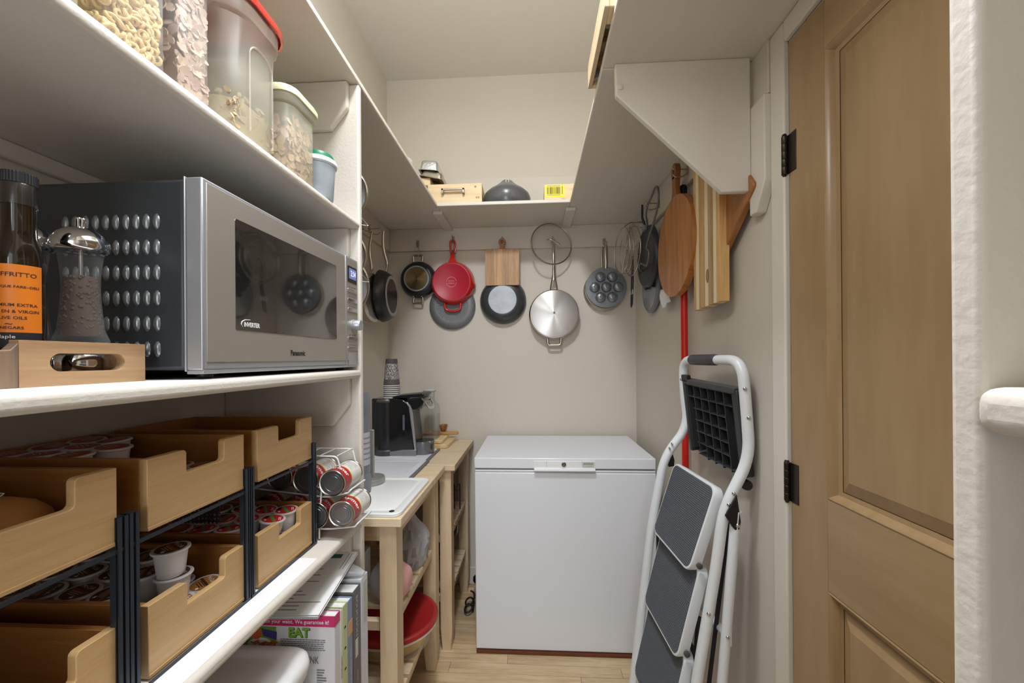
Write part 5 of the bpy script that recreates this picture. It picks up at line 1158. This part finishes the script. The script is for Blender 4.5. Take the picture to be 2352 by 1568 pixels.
t = thing('white_cable', 'coiled white power cord with plug behind the freezer corner', 'cord', (-.31, 2.27, 0))
build('cord', M().tube(fillet([(-.275, 2.30, .17), (-.31, 2.27, .175), (-.335, 2.24, .13), (-.33, 2.25, .05), (-.31, 2.28, .006), (-.29, 2.30, .006)], .03), .004, 7), P('cord_white', (214, 212, 206), .5), t, 60, 0, True)
t = thing('coiled_cable', 'dark coiled appliance cord on floor beside the far table', 'cord', (-.34, 2.1, 0))
build('cord', M().tube([(-.355+.022*math.cos(k*.5), 2.06+.05*math.sin(k*.5)+.002*k, .008+.0016*k) for k in range(30)], .005, 7), BLACKM, t, 60, 0, True)
build('plug', M().lathe([(.012, 0), (.018, .01), (.018, .03), (.01, .04)], (-.33, 2.17, .10), 'Z', 14), BLACK, t, 50, 0, True)
# ------------------------------------------------------------------ folded step ladder leaning on the right wall
ld = thing('step_ladder', 'white folded three step ladder with dark ribbed treads leaning on right wall', 'ladder', (.43, 1.22, 0))
NR = [(.366, 1.085, 0), (.4305, 1.08, .470), (.4843, 1.08, .785), (.5048, 1.08, .9375), (.5737, 1.08, 1.078), (.5664, 1.08, 1.20), (.5560, 1.08, 1.338)]
FR = [(.315, 1.385, 0), (.338, 1.385, .222), (.405, 1.385, .776), (.449, 1.385, 1.003), (.530, 1.385, 1.108), (.5165, 1.385, 1.23), (.5145, 1.385, 1.338)]
path = NR[:-1]+[NR[-1], FR[-1]]+FR[:-1][::-1]
TR_ = .0142
build('front_frame', M().tube(fillet([Vector(p) for p in path], .055, 7), TR_, 18), LADW, ld, 60, 0, True)
a, b = Vector(NR[-1]), Vector(FR[-1])
build('hand_grip', M().tube([a+(b-a)*u for u in (.36, .38, .5, .66, .80, .82)], [.0148, .0168, .0172, .0172, .0168, .0148], 18), GRIP, ld, 60, 0, True)
# rear legs with cross bars
for yy, dx in ((1.068, 0), (1.397, -.035)):
    build('rear_leg', M().tube([(.45+dx, yy, 0), (.5317+dx, yy, .94)], .0128, 16), LADW, ld, 60, 0, True)
    build('foot_cap', M().tube([(.449+dx, yy, .0), (.4525+dx, yy, .035)], .0155, 14), BLACKM, ld, 60, 0, True)
build('rear_brace', M().tube([(.5035, 1.068, .61), (.468, 1.397, .61)], .010, 12), LADW, ld, 60, 0, True)
build('rear_brace', M().tube([(.472, 1.068, .25), (.437, 1.397, .25)], .010, 12), LADW, ld, 60, 0, True)
for (x, y) in ((.366, 1.085), (.315, 1.385)): build('foot_cap', M().tube([(x, y, 0), (x+.005, y, .035)], .0172, 14), BLACKM, ld, 60, 0, True)
# treads: white shells with ribbed dark mats, hanging nearly upright
def tread(ztop, zbot, xt_n, xb_n, xt_f, xb_f, label=None):
    yn, yf = 1.103, 1.372
    A = Vector((xt_f, yf, ztop)); B = Vector((xt_n, yn, ztop)); Cc = Vector((xb_n, yn, zbot)); D = Vector((xb_f, yf, zbot))
    ex = (B-A); ey = (D-A); w, h = ex.length, ey.length; ex.normalize(); ey.normalize(); ez = ex.cross(ey).normalized()   # ez towards aisle?
    if ez.x > 0: ez = -ez
    Mx = Matrix(((ex.x, ey.x, ez.x, A.x), (ex.y, ey.y, ez.y, A.y), (ex.z, ey.z, ez.z, A.z), (0, 0, 0, 1)))
    rings = [[(x, y, z) for x, y in rr(w/2, h/2, w/2+d, h/2+d, .030, 6)] for z, d in ((-.030, -.004), (-.006, 0), (-.001, -.001), (0, -.004), (-.0006, -.0075))]
    st = build('tread', M().loft(rings).xf(Mx), LADW, ld, 40, 0, True)
    n = 40; m = M(); rings = []; pts0 = rr(w/2, h/2, w/2-.0075, h/2-.0075, .023, 6)
    m.prism(pts0, 'Z', -.0006, .0006)
    for i in range(n):
        yy = .012+(h-.024)*i/(n-1); ins = .0085
        if yy < .030: ins = .0085+.022*(1-math.sqrt(max(0, 1-((.030-yy)/.0225)**2))) if yy > .0075 else .03
        if h-yy < .030: ins = .0085+.022*(1-math.sqrt(max(0, 1-((.030-(h-yy))/.0225)**2))) if h-yy > .0075 else .03
        m.add([(ins, yy-.0017, .0006), (w-ins, yy-.0017, .0006), (w-ins, yy+.0017, .0006), (ins, yy+.0017, .0006), (ins+.001, yy-.0006, .0018), (w-ins-.001, yy-.0006, .0018), (w-ins-.001, yy+.0006, .0018), (ins+.001, yy+.0006, .0018)],
              [(4, 5, 6, 7), (0, 1, 5, 4), (1, 2, 6, 5), (2, 3, 7, 6), (3, 0, 4, 7)])
    build('rubber_mat', m.xf(Mx), RUBBER, st, 0, 0, True)
    for x in (-.008, w+.002): build('pivot', M().lathe([(.008, 0), (.008, .006), (.006, .007)], (x, h-.03, -.02), 'X', 12).xf(Mx), GRIP, st, 40, 0, True)
    return st
tread(.990, .752, .497, .424, .479, .402)
tread(.768, .508, .452, .386, .436, .370)
tread(.525, .262, .412, .352, .394, .334)
# plastic tray seen from below: open rib grid between the handle rails
F1v = Vector((.508, 1.357, 1.268)); N1v = Vector((.548, 1.108, 1.255)); N0v = Vector((.542, 1.108, 1.028)); F0v = Vector((.533, 1.357, 1.026))
ex = (N1v-F1v); w = ex.length; ex.normalize(); ey = (F0v-F1v); h = ey.length; ey.normalize(); ez = ex.cross(ey).normalized()
if ez.x > 0: ez = -ez
Mx = Matrix(((ex.x, ey.x, ez.x, F1v.x), (ex.y, ey.y, ez.y, F1v.y), (ex.z, ey.z, ez.z, F1v.z), (0, 0, 0, 1)))
ty = build('tool_tray', M().box(0, w, 0, h, -.026, -.022).xf(Mx), POLY, ld, 40, 0, True)
for i in range(7):
    x = .012+(w-.024)*i/6; y0_ = 0 if i not in (0, 1, 6) else 0
    build('rib', M().box(x-.0011, x+.0011, .012, h-(.0 if 1 < i < 6 else .02), -.022, .0).xf(Mx), POLY, ty, 0, 0, True)
for i in range(7):
    y = .012+(h-.02)*i/6; a_, b_ = (.012, w-.012) if i in (0, 1) else (.04, w-.012 if i == 6 else w-.05)
    build('rib', M().box(a_, b_, y-.0011, y+.0011, -.022, .0).xf(Mx), POLY, ty, 0, 0, True)
build('tray_edge', M().box(-.004, w+.004, -.006, .010, -.026, .004).xf(Mx), P('tray_edge', (64, 65, 67), .4), ty, 40, .002, True)
for x0_, x1_ in ((-.012, .004), (w-.012, w+.012)): build('tray_arm', M().box(x0_, x1_, .0, h*.98, -.024, .002).xf(Mx), POLY, ty, 40, .003, True)
for x, y in ((-.004, -.008), ): build('pivot_plate', M().prism(rr(x+.012, y, .018, .012, .006), 'Z', -.01, .004).xf(Mx), BLACK, ty, 40, .001, True)
for (p0, p1) in (((.556, 1.066, 1.02), (.56, 1.066, .93)),): pass
# black corner brackets, rivets, black channel bar
build('bracket', M().prism([(1.06, 0)]*0 or [(.498, .93), (.528, .985), (.5375, .915), (.5335, .895), (.523, .893), (.517, .90)], 'Y', 1.0555, 1.0615), BLACK, ld, 40, .001, True)
build('bracket', M().prism([(.452, 1.0), (.478, 1.03), (.490, .985), (.488, .965), (.47, .962)], 'Y', 1.402, 1.408), BLACK, ld, 40, .001, True)
build('rubber_bumper', M().lathe([(.012, 0), (.014, .004), (.014, .022), (.010, .028)], (.572, 1.085, 1.0), 'Y', 16), BLACKM, ld, 40, 0, True)
build('channel_bar', M().box(.0, .008, -.004, .004, 0, .62).xf(Matrix.Translation((.448, 1.10, .30)) @ Euler((0, math.radians(7.2), 0)).to_matrix().to_4x4()), BLACKM, ld, 40, 0, True)
build('lock_rod', M().tube([(.425, 1.15, .10), (.455, 1.12, .62)], .008, 10), BLACKM, ld, 60, 0, True)
def riv(p, d): build('rivet', M().ball((0, 0, 0), (.0055, .0055, .003), 10, 6).xf(Matrix.Translation(p) @ Vector(d).to_track_quat('Z', 'Y').to_matrix().to_4x4()), CHROME, ld, 60, 0, True)
for p in ((.556, 1.0665, 1.262), (.565, 1.0665, 1.185), (.525, 1.0665, .985), (.512, 1.0665, .955), (.458, 1.0665, .665), (.408, 1.0665, .375), (.528, 1.0545, .905)): riv(p, (-.5, -1, 0))
for p in ((.505, 1.3775, 1.27), (.47, 1.37, 1.05), (.462, 1.37, 1.035)): riv(p, (-1, -.3, 0))
riv((.502, 1.0555, .612), (0, -1, 0)); build('wall_clip', M().box(.508, .514, 1.058, 1.075, .585, .635), PWHITE, ld, 40, .002, True)
# ------------------------------------------------------------------ bottom-left shelf: bin, cookbooks, papers
ZB = .455
t = thing('storage_bin', 'large white plastic bin with rounded lid under the bamboo drawers', 'bin', (-.68, .66, ZB))
cx, cy = -.68, .655
build('bin_body', M().loft([rr3(cx, cy, z, hx, hy, .04) for z, hx, hy in ((ZB, .155, .165), (ZB+.01, .16, .17), (.672, .178, .188))]), PWHITE, t, 40, 0, True)
build('lid', M().loft([rr3(cx, cy, z, .190+d, .200+d, .055, 8) for z, d in ((.670, 0), (.688, .003), (.700, .001), (.706, -.006), (.707, -.022), (.702, -.030), (.700, -.045), (.702, -.07), (.703, -.10))]), P('bin_lid', (232, 231, 228), .4), t, 60, 0, True)
def book(label, y0, y1, h, col, xs=-.46, depth=.20, pages=True, name='cookbook', edge=None):
    t = thing(name, label, 'book', (xs-depth/2, (y0+y1)/2, ZB)); cm = G('book_%d_%d_%d' % col, col, .4); th = .0022 if y1-y0 > .01 else .001
    m = M(); m.box(xs-depth, xs, y0, y0+th, ZB, ZB+h); m.box(xs-depth, xs, y1-th, y1, ZB, ZB+h); m.box(xs-th, xs, y0+th, y1-th, ZB, ZB+h)
    build('cover', m, cm, t, 40, .0006, True)
    build('pages', M().box(xs-depth+.003, xs-th, y0+th, y1-th, ZB+.002, ZB+h-.003), PAPER, t, 0, 0, True); return t
t = book('white cookbook with pink banner and green word on its back cover', .872, .896, .304, (222, 222, 224), depth=.215)
yc = .8716; m = M(); m.box(-.675, -.4595, yc-.0004, yc, .736, .7592); m.box(-.4605, -.4593, yc, .8962, .736, .7592); m.box(-.675, -.4595, .8718, .8745, .7592, .7596); m.box(-.675, -.4595, .8938, .8962, .7592, .7596)
bn = build('pink_banner', m, G('magenta', (206, 34, 104), .4), t, 0, 0, True)
text('but not on your waist. We guarantee it!', .0128, (-.472, yc-.0006, .7462), (1, 0, 0), (0, 0, 1), WHTINK, bn, align='RIGHT', sx=.92, bold=.00015)
text('EAT', .0285, (-.5425, yc-.0006, .7195), (1, 0, 0), (0, 0, 1), G('darkgreen', (40, 70, 20)), t, sx=1.0, bold=.0012); text('EAT', .0285, (-.5437, yc-.0010, .7208), (1, 0, 0), (0, 0, 1), G('limegreen', (120, 178, 40)), t, sx=1.0, bold=.0010)
for i in range(6): 
    m = M(); x = -.588; zz = .7045-i*.0046
    while x < -.485: w = random.uniform(.002, .008); m.box(x, min(x+w, -.482), yc-.0005, yc, zz, zz+.0018); x += w+.0013
    build('print_line', m, GREYINK, t, 0, 0, True)
text('DRINK', .024, (-.497, yc-.0006, .659), (1, 0, 0), (0, 0, 1), G('drinkgrey', (96, 92, 100)), t, align='RIGHT', sx=.62, bold=-.0001)
for i in range(8): build('print_line', M().box(-.502, -.478-random.uniform(0, .012), yc-.0005, yc, .636-i*.006, .6385-i*.006), GREYINK, t, 0, 0, True)
build('colour_block', M().box(-.492, -.478, yc-.0005, yc, .568, .579), G('magenta', (206, 34, 104)), t, 0, 0, True)
pc = build('photo_print', M().box(-.672, -.598, yc-.0006, yc, .672, .733), G('photo_green', (116, 160, 60)), t, 0, 0, True)
build('photo_plate', M().lathe([(.032, 0), (.032, -.0004)], (-.635, yc-.0006, .688), 'Y', 28, sy=.62), WHTINK, pc, 0, 0, True)
build('photo_tag', M().prism([(-.632, .729), (-.596, .722), (-.597, .704), (-.628, .712)], 'Y', yc-.0014, yc-.0010), G('photo_purple', (66, 56, 128)), pc, 0, 0, True)
build('photo_tomato', M().lathe([(.014, 0), (.014, -.0005)], (-.645, yc-.001, .718), 'Y', 18), G('photo_red', (206, 96, 56)), pc, 0, 0, True)
m = M()
for i in range(40): x, z = random.uniform(-.66, -.605), random.uniform(.676, .699); a = random.uniform(-.5, .5); m.tube([(x, yc-.0016, z), (x+.012*math.cos(a), yc-.0018, z+.012*math.sin(a))], .0016, 4)
build('photo_fries', m, P('photo_fry', (176, 110, 50), .6, var=(300, .4)), pc, 0, 0, True)
t = book('thin white paperback cookbook with dark green spine', .8985, .908, .300, (228, 230, 222))
text('VEGETARIAN', .0065, (-.4594, .9035, .62), (0, 0, -1), (0, 1, 0), G('darkgreen', (40, 70, 20)), t, sx=1.4)
t = book('pale green spined cookbook between white and blue cookbooks', .910, .934, .302, (198, 208, 150))
build('spine_photo', M().box(-.4605, -.4594, .9105, .9335, .47, .55), P('spine_photo', (176, 156, 136), .5, var=(40, .4)), t, 0, 0, True)
for i in range(3): build('print_line', M().box(-.4605, -.4594, .918, .926, .70-i*.05, .704-i*.05), BLKINK, t, 0, 0, True)
t = book('blue spined cookbook beside the grey cookbook', .936, .960, .298, (136, 146, 176))
build('spine_photo', M().box(-.4605, -.4594, .938, .9595, .665, .70), G('spine_tan', (214, 164, 110)), t, 0, 0, True)
text('THE COMPLETE', .011, (-.4592, .948, .585), (0, 0, -1), (0, 1, 0), G('paleblue', (198, 204, 226)), t, sx=1.3)
t = book('thick dark grey cookbook with pale spine lettering', .9635, 1.006, .305, (96, 94, 92), depth=.22)
text('BOUCHON', .0165, (-.4592, .982, .690), (0, 0, -1), (0, 1, 0), G('palespine', (206, 204, 196)), t, sx=1.25)
build('spine_mark', M().box(-.4605, -.4594, .976, .990, .585, .63), G('palespine', (206, 204, 196)), t, 0, 0, True)
text('KELLER', .007, (-.4592, .985, .535), (0, 0, -1), (0, 1, 0), G('palespine', (206, 204, 196)), t, sx=1.3)
t = book('wide white binder with label holder at far end of the cookbooks', 1.010, 1.050, .312, (216, 218, 224), depth=.24, name='binder')
build('label_holder', M().prism(rr(1.034, .70, .011, .055, .006), 'X', -.4602, -.4588), clear('holder', (206, 206, 190), .5, .2), t, 40, 0, True)
t = thing('plastic_pouch', 'crumpled clear plastic pouch on top of the white binder', 'bag', (-.52, 1.03, .767))
m = M(); rings = []
for j in range(7):
    u = j/6; s = math.sin(PI*(.12+.78*u)); rings.append([(-.59+u*.13, 1.030+.028*s*math.cos(2*PI*i/16)*(1+.05*math.sin(5*i)), .7685+.014*s*(1+math.sin(2*PI*i/16))*(1+.06*math.sin(3*i+j))) for i in range(16)])
build('pouch', m.loft(rings), BAG, t, 50, 0, True)
t = thing('paper_stack', 'slanting stack of printed white sheets lying on the cookbooks', 'papers', (-.60, .93, .765))
Mx = Matrix.Translation((-.485, .852, .7675)) @ Euler((math.radians(8.0), 0, math.radians(3))).to_matrix().to_4x4()
for i in range(7):
    q = i*.0016; dx = random.uniform(-.003, .003)
    build('sheet', M().box(-.215+dx, dx, random.uniform(-.004, .004), .222, q, q+.0006).xf(Mx), PAPER, t, 0, 0, True)
top = build('sheet', M().box(-.213, .001, -.002, .223, .0112, .0118).xf(Mx), PAPER, t, 0, 0, True)
build('print_mark', M().box(-.075, -.035, .195, .212, .0118, .0121).xf(Mx), G('teal', (24, 92, 100)), top, 0, 0, True)
random.seed(5)
for i in range(16):
    yy = .012+i*.0115; m = M()
    if i in (6, 11): continue
    x0_ = -.195+random.choice((0, 0, .06)); m.box(x0_, x0_+random.uniform(.05, .16), yy, yy+.0022, .0118, .0120)
    build('print_line', m.xf(Mx), GREYINK, top, 0, 0, True)
for x in (-.02, -.012): build('print_line', M().box(x, x+.0015, .15, .215, .0118, .0120).xf(Mx), GREYINK, top, 0, 0, True)
